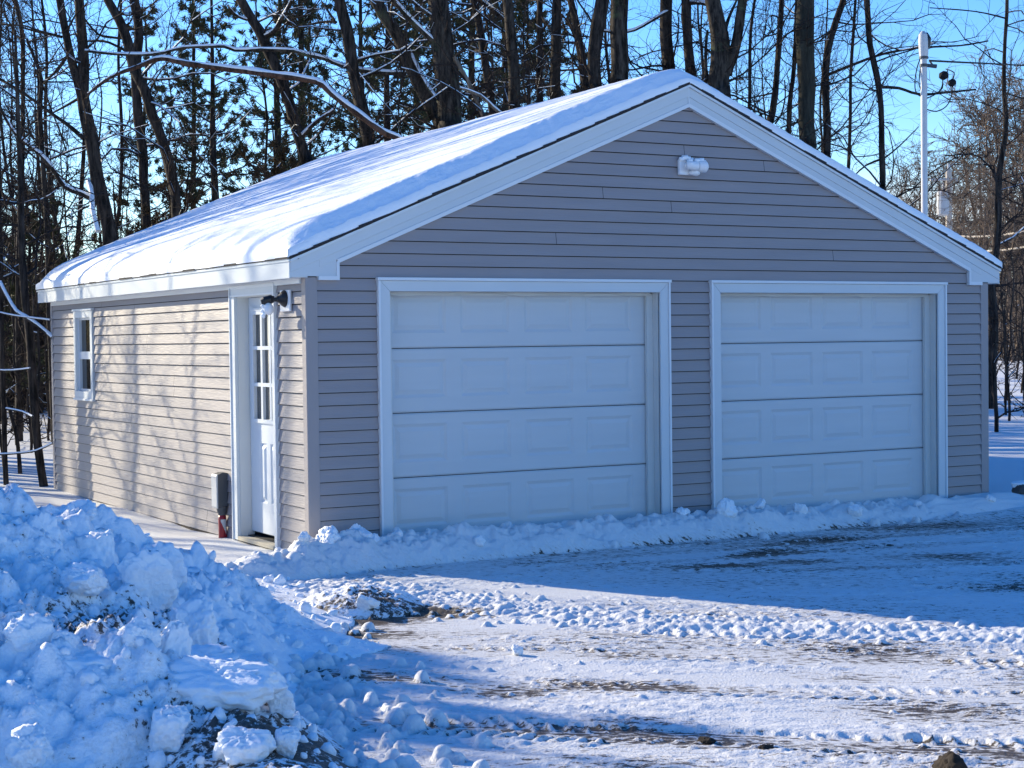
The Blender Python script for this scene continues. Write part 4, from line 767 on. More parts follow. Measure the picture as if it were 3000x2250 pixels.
('thin dark stem pressed against the thick grey trunk',[[[13.42, 10.71, -0.25, 0.063],[13.487, 10.69, 2.458, 0.05],[13.623, 10.65, 5.165, 0.049],[13.629, 10.649, 5.219, 0.046],[13.669, 10.647, 5.921, 0.043],[13.732, 10.632, 6.595, 0.04],[13.79, 10.628, 7.539, 0.036],[13.854, 10.624, 8.739, 0.027],[13.882, 10.622, 10.539, 0.013]]],[([[13.422, 10.772, 5.384, 0.016],[13.626, 10.853, 5.567, 0.015],[13.801, 10.956, 5.916, 0.014],[13.903, 11.099, 6.215, 0.012]],0)],1.0, 'bark'),
('thick grey green trunk standing upright over the right roof slope',[[[12.679, 8.818, -0.25, 0.181],[12.644, 8.855, 2.209, 0.144],[12.575, 8.929, 4.669, 0.14],[12.57, 8.934, 4.744, 0.138],[12.589, 8.963, 6.001, 0.137],[12.606, 8.988, 7.133, 0.136],[12.636, 9.037, 9.533, 0.102],[12.649, 9.057, 13.133, 0.048]]],[([[12.626, 8.933, 5.724, 0.026],[12.848, 9.098, 5.863, 0.021],[13.026, 9.288, 6.003, 0.015]],0)],1.0, 'grey'),
('slanting trunk right of the thick grey one, with a long side limb',[[[14.138, 10.288, -0.25, 0.095],[14.152, 10.298, 2.238, 0.075],[14.179, 10.317, 4.725, 0.073],[14.181, 10.319, 4.806, 0.07],[14.201, 10.333, 5.643, 0.066],[14.205, 10.352, 6.318, 0.063],[14.3, 10.314, 6.857, 0.059],[14.477, 10.229, 7.395, 0.056],[14.516, 10.211, 7.529, 0.053],[14.815, 10.072, 8.729, 0.04],[14.944, 10.012, 10.529, 0.018]]],[([[14.262, 10.317, 6.236, 0.028],[14.685, 10.194, 6.41, 0.025],[15.23, 10.003, 6.61, 0.022],[15.846, 9.768, 6.728, 0.019],[16.56, 9.476, 6.777, 0.015],[17.064, 9.304, 6.871, 0.012]],0)],1.0, 'bark'),
('slender dark sapling with side twigs over the right roof slope',[[[15.001, 10.944, -0.25, 0.044],[15.062, 10.926, 2.176, 0.035],[15.183, 10.89, 4.602, 0.034],[15.192, 10.888, 4.686, 0.031],[15.261, 10.891, 6.054, 0.029],[15.306, 10.891, 6.892, 0.027],[15.374, 10.878, 7.729, 0.025],[15.461, 10.861, 8.929, 0.019],[15.497, 10.854, 10.729, 0.009]]],[],1.0, 'bark'),
('crooked slim trunk left of the metal mast, bending at a knotted limb',[[[14.335, 9.008, -0.25, 0.066],[14.332, 9.024, 1.905, 0.052],[14.328, 9.057, 4.061, 0.051],[14.327, 9.06, 4.139, 0.051],[14.33, 9.076, 4.713, 0.051],[14.326, 9.103, 5.495, 0.051],[14.293, 9.138, 6.017, 0.051],[14.216, 9.199, 6.539, 0.051],[14.167, 9.252, 7.322, 0.051],[14.101, 9.322, 8.522, 0.038],[14.073, 9.352, 10.322, 0.018]]],[([[14.346, 9.103, 5.847, 0.027],[14.694, 9.047, 5.848, 0.024],[15.076, 8.969, 5.758, 0.022],[15.555, 8.839, 5.797, 0.019],[16.108, 8.668, 5.862, 0.016]],0), ([[14.351, 9.062, 4.634, 0.016],[14.758, 9.124, 4.868, 0.012],[15.241, 9.146, 5.237, 0.008]],0), ([[14.328, 9.075, 4.634, 0.02],[14.271, 9.394, 4.559, 0.016],[14.278, 9.674, 4.427, 0.012]],0)],1.0, 'bark'),
('slender dark tree near the right frame edge, its foot in the snow',[[[18.1, 10.224, -0.25, 0.141],[18.1, 10.225, -0.093, 0.112],[18.099, 10.228, 0.064, 0.108],[18.097, 10.236, 0.28, 0.1],[18.129, 10.25, 1.319, 0.091],[18.128, 10.288, 2.532, 0.082],[18.194, 10.267, 3.051, 0.074],[18.263, 10.252, 3.858, 0.065],[18.306, 10.25, 4.579, 0.056],[18.414, 10.215, 5.444, 0.048],[18.438, 10.232, 6.454, 0.039],[18.523, 10.229, 7.896, 0.03],[18.585, 10.226, 9.096, 0.023],[18.611, 10.225, 10.896, 0.011]]],[([[18.502, 10.23, 7.55, 0.017],[18.191, 10.703, 7.736, 0.013],[17.617, 11.325, 7.868, 0.009]],0), ([[18.281, 10.265, 4.608, 0.022],[18.212, 10.506, 4.888, 0.018],[18.138, 10.746, 5.054, 0.014],[17.803, 11.13, 5.049, 0.011]],0)],1.0, 'bark'),
('dark woodland trunk standing in snow beside the left rear corner of the garage',[[[-0.024, 8.285, -0.107, 0.051],[-0.052, 8.308, 0.108, 0.05],[-0.083, 8.338, 0.493, 0.049],[-0.093, 8.356, 0.878, 0.049],[-0.116, 8.383, 1.339, 0.048],[-0.138, 8.41, 1.801, 0.047],[-0.162, 8.436, 2.186, 0.046],[-0.168, 8.449, 2.493, 0.045],[-0.188, 8.494, 3.693, 0.034],[-0.197, 8.513, 5.493, 0.016]]],[([[-0.423, 8.594, 2.435, 0.023],[-0.371, 8.443, 2.247, 0.023],[-0.306, 8.285, 2.075, 0.023],[-0.239, 8.129, 2.004, 0.023],[-0.135, 7.951, 1.902, 0.023],[-0.008, 7.757, 1.749, 0.023]],1), ([[-0.449, 8.575, 1.359, 0.011],[-0.375, 8.244, 1.361, 0.01],[-0.251, 7.886, 1.385, 0.009]],1), ([[-0.432, 8.587, 2.067, 0.011],[-0.332, 8.241, 2.021, 0.01],[-0.029, 7.776, 1.959, 0.009]],1), ([[-0.393, 8.529, 0.89, 0.014],[-0.281, 8.175, 0.859, 0.011],[-0.239, 7.861, 0.808, 0.009]],1), ([[-0.474, 8.557, 0.33, 0.014],[-0.313, 8.273, 0.353, 0.012],[-0.168, 7.999, 0.392, 0.01],[-0.038, 7.735, 0.49, 0.009]],1)],1.0, 'bark'),
('slim dark woodland trunk in snow near the left frame edge',[[[-0.335, 8.809, -0.144, 0.035],[-0.35, 8.832, 0.325, 0.032],[-0.349, 8.851, 0.949, 0.03],[-0.354, 8.874, 1.573, 0.028],[-0.342, 8.891, 2.353, 0.026],[-0.326, 8.915, 3.553, 0.019],[-0.319, 8.925, 5.353, 0.009]]],[],1.0, 'bark'),
('thin leaning woodland stem between two dark trunks, left edge',[[[0.267, 10.656, -0.108, 0.031],[0.241, 10.686, 0.369, 0.028],[0.176, 10.734, 0.711, 0.025],[0.137, 10.764, 0.967, 0.022]]],[],1.0, 'bark')]

# ------------------------------------------------------------------ TREES
def spline(pts, step):
    P = np.array(pts, float); n = len(P); out = []
    for i in range(n-1):
        p0, p1, p2, p3 = P[max(i-1, 0)], P[i], P[i+1], P[min(i+2, n-1)]; k = max(2, int(np.linalg.norm((p2-p1)[:3])/step))
        for t in np.arange(k)/k: out.append(.5*(2*p1+(p2-p0)*t+(2*p0-5*p1+4*p2-p3)*t*t+(3*p1-p0-3*p2+p3)*t**3))
    out.append(P[-1]); return np.array(out)
def tube_np(P, r, sides, rough=0, seed=0):
    k = len(P); t = np.gradient(P, axis=0); t /= np.linalg.norm(t, axis=1)[:, None]+1e-9
    ref = np.tile(np.array([.31, .95, .08]), (k, 1)); a = np.cross(t, ref); a /= np.linalg.norm(a, axis=1)[:, None]+1e-9; b = np.cross(t, a)
    q = np.arange(sides)*2*math.pi/sides; rr = np.repeat(r[:, None], sides, 1)
    if rough:
        s = np.arange(k)[:, None]*.5+seed; rr = rr*(1+rough*(vn2(np.cos(q)[None]*1.3+s*.8+9, np.sin(q)[None]*1.3+s*.3+seed)-.5)*2)
    V = P[:, None]+a[:, None]*(rr*np.cos(q))[..., None]+b[:, None]*(rr*np.sin(q))[..., None]
    i = np.arange(k*sides).reshape(k, sides); F = np.stack([i[:-1], np.roll(i, -1, 1)[:-1], np.roll(i, -1, 1)[1:], i[1:]], -1).reshape(-1, 4)
    return V.reshape(-1, 3), F
def segs_geo(S, sides=3):
    S = np.array(S, float)
    if not len(S): return np.zeros((0, 3)), np.zeros((0, 3), int)
    p0, p1, r0, r1 = S[:, :3], S[:, 3:6], S[:, 6], S[:, 7]; t = p1-p0; t /= np.linalg.norm(t, axis=1)[:, None]+1e-9
    ref = np.where(np.abs(t[:, 2:3]) > .9, np.array([[1., 0, 0]]), np.array([[0, 0, 1.]])); a = np.cross(t, ref); a /= np.linalg.norm(a, axis=1)[:, None]; b = np.cross(t, a)
    q = np.arange(sides)*2*math.pi/sides; ring = a[:, None]*np.cos(q)[None, :, None]+b[:, None]*np.sin(q)[None, :, None]
    V = np.concatenate([p0[:, None]+ring*r0[:, None, None], p1[:, None]+ring*r1[:, None, None]], 1).reshape(-1, 3); n = len(S)
    base = np.arange(n)[:, None]*2*sides; j = np.arange(sides)[None]; j2 = (j+1) % sides
    F = np.stack([base+j, base+j2, base+sides+j2, base+sides+j], -1).reshape(-1, 4)
    return V, F
def segs_mesh(name, S, mat, parent): return link(name, np_mesh(name, *segs_geo(S)), mat, parent)
def tris(F): return F if F.shape[1] == 3 else np.concatenate([F[:, [0, 1, 2]], F[:, [0, 2, 3]]])
def crown_mesh(parent, parts):
    """parts: list of (V, F, material) joined into one crown with material slots"""
    Vs, Fs, Ms, n = [], [], [], 0; parts = [q for q in parts if len(q[0])]
    if not parts: return None
    for k, (V, F, mt) in enumerate(parts):
        F = tris(F); Vs.append(V); Fs.append(F+n); Ms.append(np.full(len(F), k, np.int32)); n += len(V)
    me = bpy.data.meshes.new('crown'); V = np.concatenate(Vs); F = np.concatenate(Fs).astype(np.int32)
    me.vertices.add(len(V)); me.vertices.foreach_set('co', V.astype(np.float32).ravel()); me.loops.add(F.size); me.loops.foreach_set('vertex_index', F.ravel())
    me.polygons.add(len(F)); me.polygons.foreach_set('loop_start', np.arange(0, F.size, 3, dtype=np.int32)); me.polygons.foreach_set('loop_total', np.full(len(F), 3, np.int32))
    for _, _, mt in parts: me.materials.append(mt)
    me.polygons.foreach_set('material_index', np.concatenate(Ms)); me.update(calc_edges=True)
    return link('crown', me, None, parent)
def grow(rg, p, d, Ln, r, nseg, S, jit=.25, upw=.15):
    pts = [p]; st = Ln/nseg
    for i in range(nseg):
        d = d+rg.normal(size=3)*jit+np.array([0, 0, upw]); d /= np.linalg.norm(d); q = pts[-1]+d*st
        ra = r*(1-.8*i/nseg); rb = r*(1-.8*(i+1)/nseg); S.append([*pts[-1], *q, ra, rb]); pts.append(q)
    return pts, d
def crown_segs(rg, stems, nl, Lr, zmin, rmin=.004, sub=(5, 8), twl=(2, 4), fine=1.0, el=(.0, .9)):
    S = []
    for st in stems:
        P = st[:, :3]; rad = st[:, 3]; ok = np.where(P[:, 2] > zmin)[0]
        if len(ok) < 2: continue
        m_ = max(1, int(nl*len(ok)/sum((s[:, 2] > zmin).sum() for s in stems)))
        for _ in range(m_):
            i = int(rg.choice(ok)); p = P[i]; az = rg.uniform(0, 6.283); e = rg.uniform(*el); d = np.array([math.cos(az)*math.cos(e), math.sin(az)*math.cos(e), math.sin(e)])
            Ln = rg.uniform(*Lr)*(1.15-.5*i/len(P)); r0 = max(rmin*1.6, min(rad[i]*.5, (.006+.0075*Ln)*(.68 if rmin < .0035 else 1)))
            pts, _ = grow(rg, p, d, Ln, r0, 7, S, .27, .06)
            for _ in range(rg.integers(*sub)):
                k = rg.integers(2, 8); d2 = (pts[k]-pts[k-1]); d2 /= np.linalg.norm(d2); d2 = d2+rg.normal(size=3)*.7; d2 /= np.linalg.norm(d2)
                L2 = Ln*rg.uniform(.2, .5)*fine; p2, _ = grow(rg, pts[k-1], d2, L2, max(rmin*1.2, r0*.4), 4, S, .28, .08)
                for _ in range(rg.integers(*twl)):
                    k2 = rg.integers(1, 5); d3 = (p2[k2]-p2[k2-1]); d3 /= np.linalg.norm(d3); d3 = d3+rg.normal(size=3)*.75; d3 /= np.linalg.norm(d3)
                    grow(rg, p2[k2-1], d3, L2*rg.uniform(.25, .6), rmin, 3, S, .3, .05)
    return S
def snow_on(rg, S, frac, rmin):
    out = []; prev = None; on = False
    for s in S:
        if prev is None or abs(s[0]-prev[3])+abs(s[1]-prev[4])+abs(s[2]-prev[5]) > 1e-6: on = rg.random() < frac
        prev = s
        if s[6] < rmin or not on: continue
        t = np.array(s[3:6])-np.array(s[:3]); t /= np.linalg.norm(t)+1e-9
        if abs(t[2]) > .75: continue
        o = max(s[6], .008)*.75; out.append([s[0], s[1], s[2]+o, s[3], s[4], s[5]+o, max(.008, s[6]*.9), max(.007, s[7]*.9)])
    return out
def merge(parts):
    V = []; F = []; n = 0
    for v, f in parts: V.append(v); F.append(f+n); n += len(v)
    return np.concatenate(V), np.concatenate(F)
for ti, (label, stems, limbs, dens, mat) in enumerate(TREES):
    rg = np.random.default_rng(500+ti); b = np.array([stems[0][0][0], stems[0][0][1], 0.])
    t = empty('bare_tree', tuple(b), label, 'tree'); parts = []; sp = []
    for st in stems:
        Q = spline(st, .22); wob = np.stack([fbm(Q[:, 2]*1.1+ti, Q[:, 2]*0+ti, 2), fbm(Q[:, 2]*1.1+ti+50, Q[:, 2]*0+ti, 2)], -1)*Q[:, 3:4]*.55
        Q[:, :2] += wob; Q[:, :3] -= b; sp.append(Q); parts.append(tube_np(Q[:, :3], np.maximum(Q[:, 3], .006), 12, .16, ti*3.7))
    V, F = merge(parts); link('trunk', np_mesh('trunk', V, F), M[mat], t)
    for pts, sn in limbs:
        Q = spline(pts, .12); Q[:, :3] -= b
        if sn != 2: link('limb', np_mesh('limb', *tube_np(Q[:, :3], np.maximum(Q[:, 3], .006), 8, .15, ti)), M[mat], t)
        if sn:
            sr = np.maximum(Q[:, 3], .012)*(.82+.35*vn2(np.arange(len(Q))*.35+ti, np.zeros(len(Q))+ti)); o = Q[:, :3].copy(); o[:, 2] += np.maximum(Q[:, 3], .012)*(.55 if sn == 1 else 0)
            link('limb_snow', np_mesh('limb_snow', *tube_np(o, sr, 8, .25, ti)), M['snow_cap'], t)
    r0 = stems[0][1][3]; right = b[0] > 11.4
    S = crown_segs(rg, sp, int(((30 if right else 24)+70*r0)*dens), (.7, 2.9+3*r0), 2.3, .0030 if right else .0038, (5, 9), (2, 5), 1.0, (-.15, .6) if right else (-.1, .85))
    sc = snow_on(rg, S, .10 if right else .28, .007); crown_mesh(t, [(*segs_geo(S), M['twig'])]+([(*segs_geo(sc), M['snow_cap'])] if sc else []))
# fallen reddish limb arching over the left roof slope
DEAD = [[2.219,13.982,5.621,.036],[2.521,13.729,5.873,.046],[2.881,13.439,6.025,.055],[3.175,13.185,6.129,.065],[3.476,12.966,6.045,.069],[4.074,12.531,5.927,.079],[4.67,12.098,5.81,.084],[5.157,11.726,5.695,.084],[5.345,11.568,5.495,.084],[5.56,11.35,5.265,.084],[5.932,11.037,4.892,.084],[6.325,10.715,4.60,.084],[6.9,10.2,3.6,.09],[7.6,9.6,1.8,.10],[8.2,9.1,-.2,.11]]
dt = empty('fallen_limb', (8.2, 9.1, 0), 'long reddish brown dead limb arching behind the roof with snow along its top', 'fallen limb')
Q = spline(DEAD, .1); Q[:, :3] -= np.array([8.2, 9.1, 0]); Q[:, 3] *= .62; link('limb', np_mesh('limb', *tube_np(Q[:, :3], Q[:, 3]*.95, 10, .15, 3)), M['deadwood'], dt)
o = Q[:, :3].copy(); o[:, 2] += Q[:, 3]*.62; o = o[:-42]; link('limb_snow', np_mesh('limb_snow', *tube_np(o, Q[:-42, 3]*(.62+.3*vn2(np.arange(len(o))*.3, np.zeros(len(o)))), 8, .3, 8)), M['snow_cap'], dt)

# generic trees, copied
def make_bare(seed, H, r, nl, Lr, zmin, rmin, mat, tmat, name='bare_tree', lean=.04, snow=0.0, sub=(5, 9), twl=(2, 4), fork=False, el=(0, .9)):
    rg = np.random.default_rng(seed); t = empty(name, (0, 0, 0)); n = 9; zs = np.linspace(-.2, H, n); w = np.cumsum(rg.normal(size=(n, 2))*lean*H/n*2, 0)
    st = np.column_stack([w, zs, r*(1-.9*(zs+.2)/(H+.2))+.006]); sp = [spline(st, .25)]
    if fork:
        for s_ in (1, -1):
            k = rg.integers(3, 5); a = st[k]; m_ = 6; az = rg.uniform(0, 6.28); q = np.linspace(0, 1, m_); f = np.column_stack([a[0]+math.cos(az)*q*H*.2, a[1]+math.sin(az)*q*H*.2, a[2]+q*(H*.95-a[2]), a[3]*.7*(1-.9*q)+.006]); sp.append(spline(f, .25))
    V, F = merge([tube_np(q[:, :3], q[:, 3], 7, .12, seed) for q in sp]); link('trunk', np_mesh('trunk', V, F), M[tmat], t)
    S = crown_segs(rg, sp, nl, Lr, zmin, rmin, sub, twl, 1.0, el); sc = snow_on(rg, S, snow, .007) if snow else []
    crown_mesh(t, [(*segs_geo(S), M[mat])]+([(*segs_geo(sc), M['snow_cap'])] if sc else []))
    return t
used = {}
def place(proto, x, y, s, rz, label, group, cat='tree', z=None):
    o = proto if proto.name not in used else copy_tree(proto)
    used[proto.name] = 1; used[o.name] = 1
    o.location = (x, y, gz(x, y)-.03 if z is None else z); o.scale = (s, s, s); o.rotation_euler = (0, 0, rz); tag(o, label, cat, group); return o
def pix(u, d):
    """ground position under the view direction u (2212 px wide frame), d metres ahead"""
    v = fw+rt2*((u-1106)/3578.85); return -5.1183+v.x*d, -12.1511+v.y*d
rp = random.Random(21)
SAP = [make_bare(700+k, 8.5+k, .030+.007*k, 40, (.5, 1.9), 1.2, .0036, 'twig', 'bark', 'sapling', .05, .08, (5, 9), (2, 4), el=(.3, 1.2)) for k in range(4)]
for k in range(36):
    if k < 20: u = rp.uniform(-60, 330); d = rp.uniform(32, 55)
    elif k < 27: u = rp.uniform(330, 1250); d = rp.uniform(30, 42)
    else: u = rp.uniform(1250, 1900); d = rp.uniform(36, 50)
    x, y = pix(u, d)
    if u < 240 and d < 30: d += 6; x, y = pix(u, d)
    lb, gr = ('thin bare sapling in the woods at the left, one of many alike', 'thin saplings at the left') if k < 20 else (('thin bare sapling behind the left roof slope, one of several alike', 'thin saplings behind the left roof slope') if k < 27 else ('thin bare sapling beyond the right roof slope, one of several alike', 'thin saplings beyond the right roof slope'))
    place(SAP[k % 4], x, y, rp.uniform(.75, 1.25), rp.uniform(0, 6.28), lb, gr)
# pines
def make_pine(seed, H, r, z0, spread, mat='needle', name='pine_tree', ntuft=1.0):
    rg = np.random.default_rng(seed); t = empty(name, (0, 0, 0)); n = 8; zs = np.linspace(-.2, H, n); w = np.cumsum(rg.normal(size=(n, 2))*.06, 0)
    Q = spline(np.column_stack([w, zs, r*(1-.92*(zs+.2)/(H+.2))+.006]), .3); link('trunk', np_mesh('trunk', *tube_np(Q[:, :3], Q[:, 3], 8, .15, seed)), M['bark'], t)
    S = []; C = []; Dn = []; z = z0
    while z < H-.3:
        f = (z-z0)/(H-z0)
        for _ in range(rg.integers(3, 6)):
            i = int(np.argmin(np.abs(Q[:, 2]-z))); az = rg.uniform(0, 6.28); e = rg.uniform(-.15, .45)+.4*f; Ln = spread*(1-.8*f)*rg.uniform(.5, 1.1)
            d = np.array([math.cos(az)*math.cos(e), math.sin(az)*math.cos(e), math.sin(e)]); pts, dd = grow(rg, Q[i, :3]+np.array([0, 0, rg.uniform(-.2, .2)]), d, Ln, .008+.010*Ln, 5, S, .13, .05)
            if f < .12 and rg.random() < .6: continue
            for _ in range(int(rg.integers(3, 5)*ntuft)):
                k = rg.integers(2, 6); d2 = d+rg.normal(size=3)*.6; d2 /= np.linalg.norm(d2); p2, d3 = grow(rg, pts[k-1], d2, Ln*rg.uniform(.15, .35), .006, 2, S, .2, .15)
                C.append(p2[2]); Dn.append(d3)
                if rg.random() < .35: C.append(p2[1]); Dn.append(d3)
            C.append(pts[-1]); Dn.append(dd)
        z += rg.uniform(.28, .5)
    C = np.array(C); Dn = np.array(Dn); m_ = 30; N = len(C)
    dirs = rg.normal(size=(N, m_, 3))*.75+Dn[:, None]*.8; dirs /= np.linalg.norm(dirs, axis=2)[..., None]; ln = rg.uniform(.07, .17, (N, m_, 1)); w = rg.normal(size=(N, m_, 3)); w -= (w*dirs).sum(2, keepdims=True)*dirs; w /= np.linalg.norm(w, axis=2)[..., None]
    c = C[:, None]+rg.normal(size=(N, m_, 3))*.028; a = c+w*.016; b = c-w*.016; e = c+dirs*ln; V = np.stack([a, b, e], 2).reshape(-1, 3); F = np.arange(len(V)).reshape(-1, 3)
    crown_mesh(t, [(V, F, M[mat]), (*segs_geo(S), M['twig']), (*segs_geo(snow_on(rg, S, .25, .008)), M['snow_cap'])]); return t
PINE = [make_pine(900, 13, .16, 3.0, 2.4), make_pine(901, 14.5, .15, 3.6, 2.1), make_pine(902, 11.5, .14, 2.2, 2.6)]
for k, (u, d) in enumerate([(310, 46), (425, 42), (485, 33), (600, 44), (665, 40), (770, 38), (835, 34), (900, 41), (960, 36), (1030, 40), (1095, 43), (1150, 37), (1215, 42)]):
    x, y = pix(u, d); lf = u < 700
    place(PINE[k % 3], x, y, rp.uniform(.8, 1.15), rp.uniform(0, 6.28), 'dark green pine in the woods behind the lower left roof slope, one of several alike' if lf else 'dark green pine in the thick woods left of the ridge peak, one of several alike', 'pines behind the lower left roof slope' if lf else 'pines left of the ridge peak')
SPR = [make_pine(910, 5.6, .07, .5, 1.7, 'needle_brown', 'young_pine', .8), make_pine(911, 4.6, .06, .4, 1.5, 'needle', 'young_pine', .8)]
for k, (u, d) in enumerate([(255, 30), (330, 33), (395, 30), (520, 33), (610, 31), (20, 35), (75, 38), (120, 33)]):
    x, y = pix(u, d); lf = u < 150
    place(SPR[k % 2], x, y, rp.uniform(.8, 1.1), rp.uniform(0, 6.28), 'low bushy young pine among the trunks at the left frame edge' if lf else 'low bushy young pine above the snowy roof edge at the left, one of several', 'young pines at the left frame edge' if lf else 'young pines above the roof edge')
# bushy bare trees far to the right, sunlit brown put into their bark colour
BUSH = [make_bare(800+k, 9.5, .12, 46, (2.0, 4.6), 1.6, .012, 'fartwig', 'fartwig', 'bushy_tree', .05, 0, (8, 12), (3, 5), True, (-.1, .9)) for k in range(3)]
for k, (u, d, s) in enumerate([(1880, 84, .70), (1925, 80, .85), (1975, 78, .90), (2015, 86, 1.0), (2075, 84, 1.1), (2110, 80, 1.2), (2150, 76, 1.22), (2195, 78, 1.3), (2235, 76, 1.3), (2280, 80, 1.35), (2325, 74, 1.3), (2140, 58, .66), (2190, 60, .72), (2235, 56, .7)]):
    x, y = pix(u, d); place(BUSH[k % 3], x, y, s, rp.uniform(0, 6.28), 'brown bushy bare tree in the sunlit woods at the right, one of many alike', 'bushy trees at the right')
# trees left of the frame whose shadows stripe the roof, the wall and the heap
TALL = [make_bare(760+k, 15, .17, 9, (1.0, 2.6), 6, .006, 'twig', 'bark', 'tall_tree', .02, 0, (2, 4), (1, 2), True) for k in range(2)]
for k, (p, t, s) in enumerate([(2.72, 9.5, .62), (2.05, 25, .8), (1.3, 33, .9), (4.4, 16, .8), (5.2, 24, 1.0), (5.9, 18, .75), (.5, 16, .6), (3.1, 22, .95), (3.6, 14, .75), (4.0, 10, .62), (4.8, 12, .72), (5.5, 13, .78), (6.3, 15, .85), (6.8, 19, .8), (-5.0, 13, .8), (-6.0, 19, 1.0)]):
    x = p*.906-.423*t; y = p*.423+.906*t
    place(TALL[k % 2], x, y, s, rp.uniform(0, 6.28), 'tall bare tree standing left of the view, throwing its shadow towards the garage', 'tall trees left of the view')
for k, (p, t) in enumerate([(-7.6, 15), (-8.6, 18), (-7.4, 26)]):
    x = p*.906-.423*t; y = p*.423+.906*t; place(PINE[k], x, y, .9, k*2., 'pine standing left of the view, shading the plowed heap', 'pines left of the view')
for k, (p, t, s) in enumerate([(3.45, 11, 1.0), (3.9, 12, 1.05), (4.5, 11.5, 1.0), (5.0, 11, 1.0), (5.6, 17, 1.25), (6.1, 16.5, 1.2), (6.5, 17.5, 1.25), (.3, 13, 1.1)]):
    x = p*.906-.423*t; y = p*.423+.906*t; place(SAP[k % 4], x, y, s, k*1.7, 'thin bare sapling standing left of the view, striping the snowy roof with its shadow', 'saplings left of the view')
for k, (p, t, s) in enumerate([(-2.7, 11.7, 1.1), (-3.5, 10.6, 1.35), (-4.3, 9.7, 1.1), (-3.0, 12.0, 1.35), (-3.9, 10.2, 1.1)]):  # young pines added out of view to cast shade on the drive edge
    x = p*.906-.423*t; y = p*.423+.906*t; place(SPR[k % 2], x, y, s, k*2.1, 'unseen young pine added left of the view to shade the edge of the drive', 'unseen young pines added for shade')
for k, (p, t, s) in enumerate([(1.0, 9, .8), (1.6, 12, .95), (2.3, 8.5, .8)]):
    x = p*.906-.423*t; y = p*.423+.906*t; place(SAP[k % 4], x, y, s, k*1.1, 'thin bare sapling standing left of the view, dappling the side wall', 'saplings dappling the side wall')
# brush and saplings by the snow on both sides
SHR = [make_bare(720+k, 2.6, .018, 16, (.4, 1.1), .15, .0045, 'twig', 'bark', 'shrub', .06, .12, (3, 6), (1, 3), el=(.2, 1.2)) for k in range(2)]
for k, (u, d) in enumerate([(20, 24), (70, 27), (100, 30), (40, 33), (-10, 28), (85, 38), (10, 36), (55, 40), (95, 24), (30, 29), (112, 35), (65, 34), (5, 42), (2150, 24), (2165, 33), (2185, 27), (2200, 38), (2210, 30), (2175, 42), (2150, 40), (2205, 22), (2168, 29), (2190, 45)]):
    x, y = pix(u, d); lf = u < 200
    place(SHR[k % 2], x, y, rp.uniform(.8, 1.5), rp.uniform(0, 6.28), 'leafless twiggy shrub in the snow left of the garage, one of several alike' if lf else 'leafless twiggy shrub in the snow right of the garage, one of several alike', 'shrubs left of the garage' if lf else 'shrubs right of the garage', 'shrub')
def far_woods(name, u0, u1, d0, d1, n, hmax, seed, mat, label):
    rg = np.random.default_rng(seed); S = []
    for _ in range(n):
        x, y = pix(rg.uniform(u0, u1), rg.uniform(d0, d1)); z = gz(x, y)-.1; H = rg.uniform(.35, 1)*hmax; p = np.array([x, y, z]); pts, _d = grow(rg, p, np.array([0, 0, 1.]), H, rg.uniform(.02, .09), 6, S, .07, .3)
        for _ in range(9):
            k = rg.integers(1, 7); az = rg.uniform(0, 6.28); p2, _d = grow(rg, pts[k-1], np.array([math.cos(az), math.sin(az), rg.uniform(0, .8)]), rg.uniform(.5, 2.2), .022, 4, S, .3, .08)
            for _ in range(4):
                k2 = rg.integers(1, 5); grow(rg, p2[k2-1], rg.normal(size=3)+np.array([0, 0, .3]), rg.uniform(.3, .9), .014, 3, S, .35, .03)
    o = segs_mesh(name, S, M[mat], None); tag(o, label, 'woods', kind='stuff')
far_woods('far_woods', -120, 420, 38, 75, 760, 4.4, 31, 'twig', 'dense dark far woods at the left')
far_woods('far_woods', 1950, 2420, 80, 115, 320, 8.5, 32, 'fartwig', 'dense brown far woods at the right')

# ------------------------------------------------------------------ service mast, cables, utility pole
ms = empty('service_mast', (7.50, .97, 0), 'tall grey metal electric service mast rising behind the right roof slope', 'mast')
b = MB(); b.tube([(7.5, .97, .6), (7.5, .97, 4.62)], .034, 16); b.build('pole', M['galv'], ms, smooth=False)
b = MB(); b.tube([(7.5, .97, 4.60), (7.5, .97, 4.66), (7.495, .968, 4.76), (7.487, .965, 4.84), (7.487, .965, 4.875)], [.044, .050, .052, .045, .018], 14); b.build('weather_head', M['galv'], ms)
b = MB(); b.tube([(7.53, .955, 4.70), (7.545, .95, 4.80), (7.525, .955, 4.86)], [.036, .034, .015], 10); b.build('head_cover', M['black'], ms)
b = MB(); b.tube([(7.5, .97, 4.50), (7.5, .97, 4.53)], .045, 14); b.tube([(7.53, .95, 4.515), (7.62, .905, 4.505)], [.018, .022], 8); b.tube([(7.5, .97, 4.585), (7.5, .97, 4.61)], .048, 14); b.build('clamp', M['grey_metal'], ms)
sc_ = empty('service_cable', (7.62, .905, 4.5), 'black service cable from the mast to the right frame edge with two dark splices', 'cable')
b = MB(); b.tube([(7.60, .94, 4.52), (7.679, 1.068, 4.594), (9.625, 2.557, 4.941), (12.198, 4.554, 5.408), (15.68, 7.189, 6.022), (32.683, 18.276, 8.775)], .011, 8); b.build('cable', M['cable'], sc_)
for p, s in (((7.70, .88, 4.41), 1.1), ((7.77, .83, 4.33), .95)):
    b = MB(); b.tube([(p[0]-.035*s, p[1]+.01, p[2]-.03*s), (p[0]-.02*s, p[1], p[2]-.01), (p[0]+.02*s, p[1], p[2]+.012), (p[0]+.035*s, p[1]-.01, p[2]+.03*s)], [.02*s, .043*s, .043*s, .018*s], 10); b.build('splice', M['cable'], sc_)
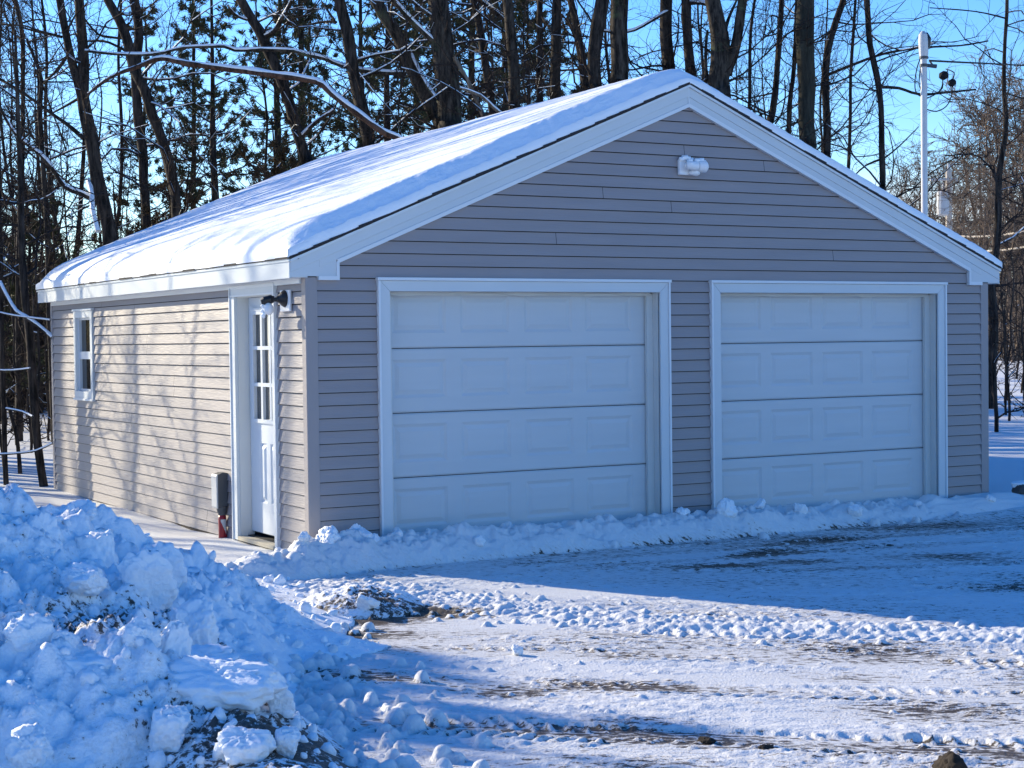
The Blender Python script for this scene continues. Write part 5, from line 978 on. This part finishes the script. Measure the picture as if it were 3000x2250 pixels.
for pts in ([(7.5, .98, 4.66), (7.455, 1.02, 4.5), (7.43, 1.03, 4.33), (7.45, 1.02, 4.22), (7.53, .95, 4.16)], [(7.5, .98, 4.66), (7.475, 1.0, 4.45), (7.465, 1.0, 4.30), (7.50, .95, 4.2)], [(7.82, .97, 4.50), (7.76, .88, 4.47), (7.71, .87, 4.42)], [(7.88, .99, 4.50), (7.82, .85, 4.44), (7.78, .83, 4.36)], [(7.69, .88, 4.38), (7.67, .89, 4.27), (7.60, .93, 4.20), (7.52, .95, 4.17)], [(7.77, .83, 4.30), (7.755, .83, 4.18), (7.71, .86, 4.08), (7.62, .91, 4.03), (7.53, .955, 4.05)], [(7.68, .88, 4.38), (7.68, .88, 4.28), (7.62, .92, 4.22), (7.53, .95, 4.2)]):
    Q = spline(np.column_stack([np.array(pts), np.full(len(pts), .007)]), .03); b = MB(); b.tube([tuple(q) for q in Q[:, :3]], .0065, 6); b.build('drip_loop', M['cable'], sc_, smooth=True)
upl = empty('utility_pole', (45.2, 38.75, 0), 'distant pale wooden utility pole carrying a grey transformer', 'utility pole')
b = MB(); b.tube([(45.2, 38.75, -.5), (45.2, 38.75, 8.4), (45.2, 38.75, 8.5)], [.17, .125, .10], 12); b.build('pole', M['polewood'], upl)
b = MB(); b.tube([(44.62, 38.5, 6.55), (44.62, 38.5, 6.6), (44.62, 38.5, 7.5), (44.62, 38.5, 7.58)], [.2, .25, .25, .18], 16); b.tube([(44.62, 38.5, 7.55), (44.65, 38.52, 7.9)], [.05, .035], 8); b.tube([(44.7, 38.53, 7.3), (45.2, 38.75, 7.3)], .05, 8); b.tube([(44.7, 38.53, 6.8), (45.2, 38.75, 6.8)], .05, 8); b.build('transformer', M['transformer'], upl)
b = MB(); b.tube([(44.3, 38.9, 8.05), (45.5, 38.6, 8.1)], .05, 6); b.tube([(45.2, 38.75, 8.45), (45.2, 38.75, 8.75)], [.05, .07], 8); b.tube([(45.45, 38.62, 8.1), (45.5, 38.6, 8.0)], [.07, .05], 8); b.build('cutout_bracket', M['transformer'], upl)
def uw(z0, u1, v1, d1, label):
    v = fw+rt2*((u1-1106)/3578.85)-up2*((v1-829.5)/3578.85); e = Vector((-5.1183, -12.1511, 1.6666))+v*d1; a = Vector((45.2, 38.6, z0)); o = empty('utility_wire', a, label, 'wire')
    b = MB(); b.tube([a+(e-a)*t-Vector((0, 0, .35*4*t*(1-t))) for t in np.linspace(0, 1, 14)], .035, 6); b.build('cable', M['polewood'], o)
uw(5.75, 2420, 437, 46, 'upper pale cable crossing the brown trees at the right frame edge')
uw(5.15, 2420, 474, 46, 'lower pale cable crossing the brown trees at the right frame edge')
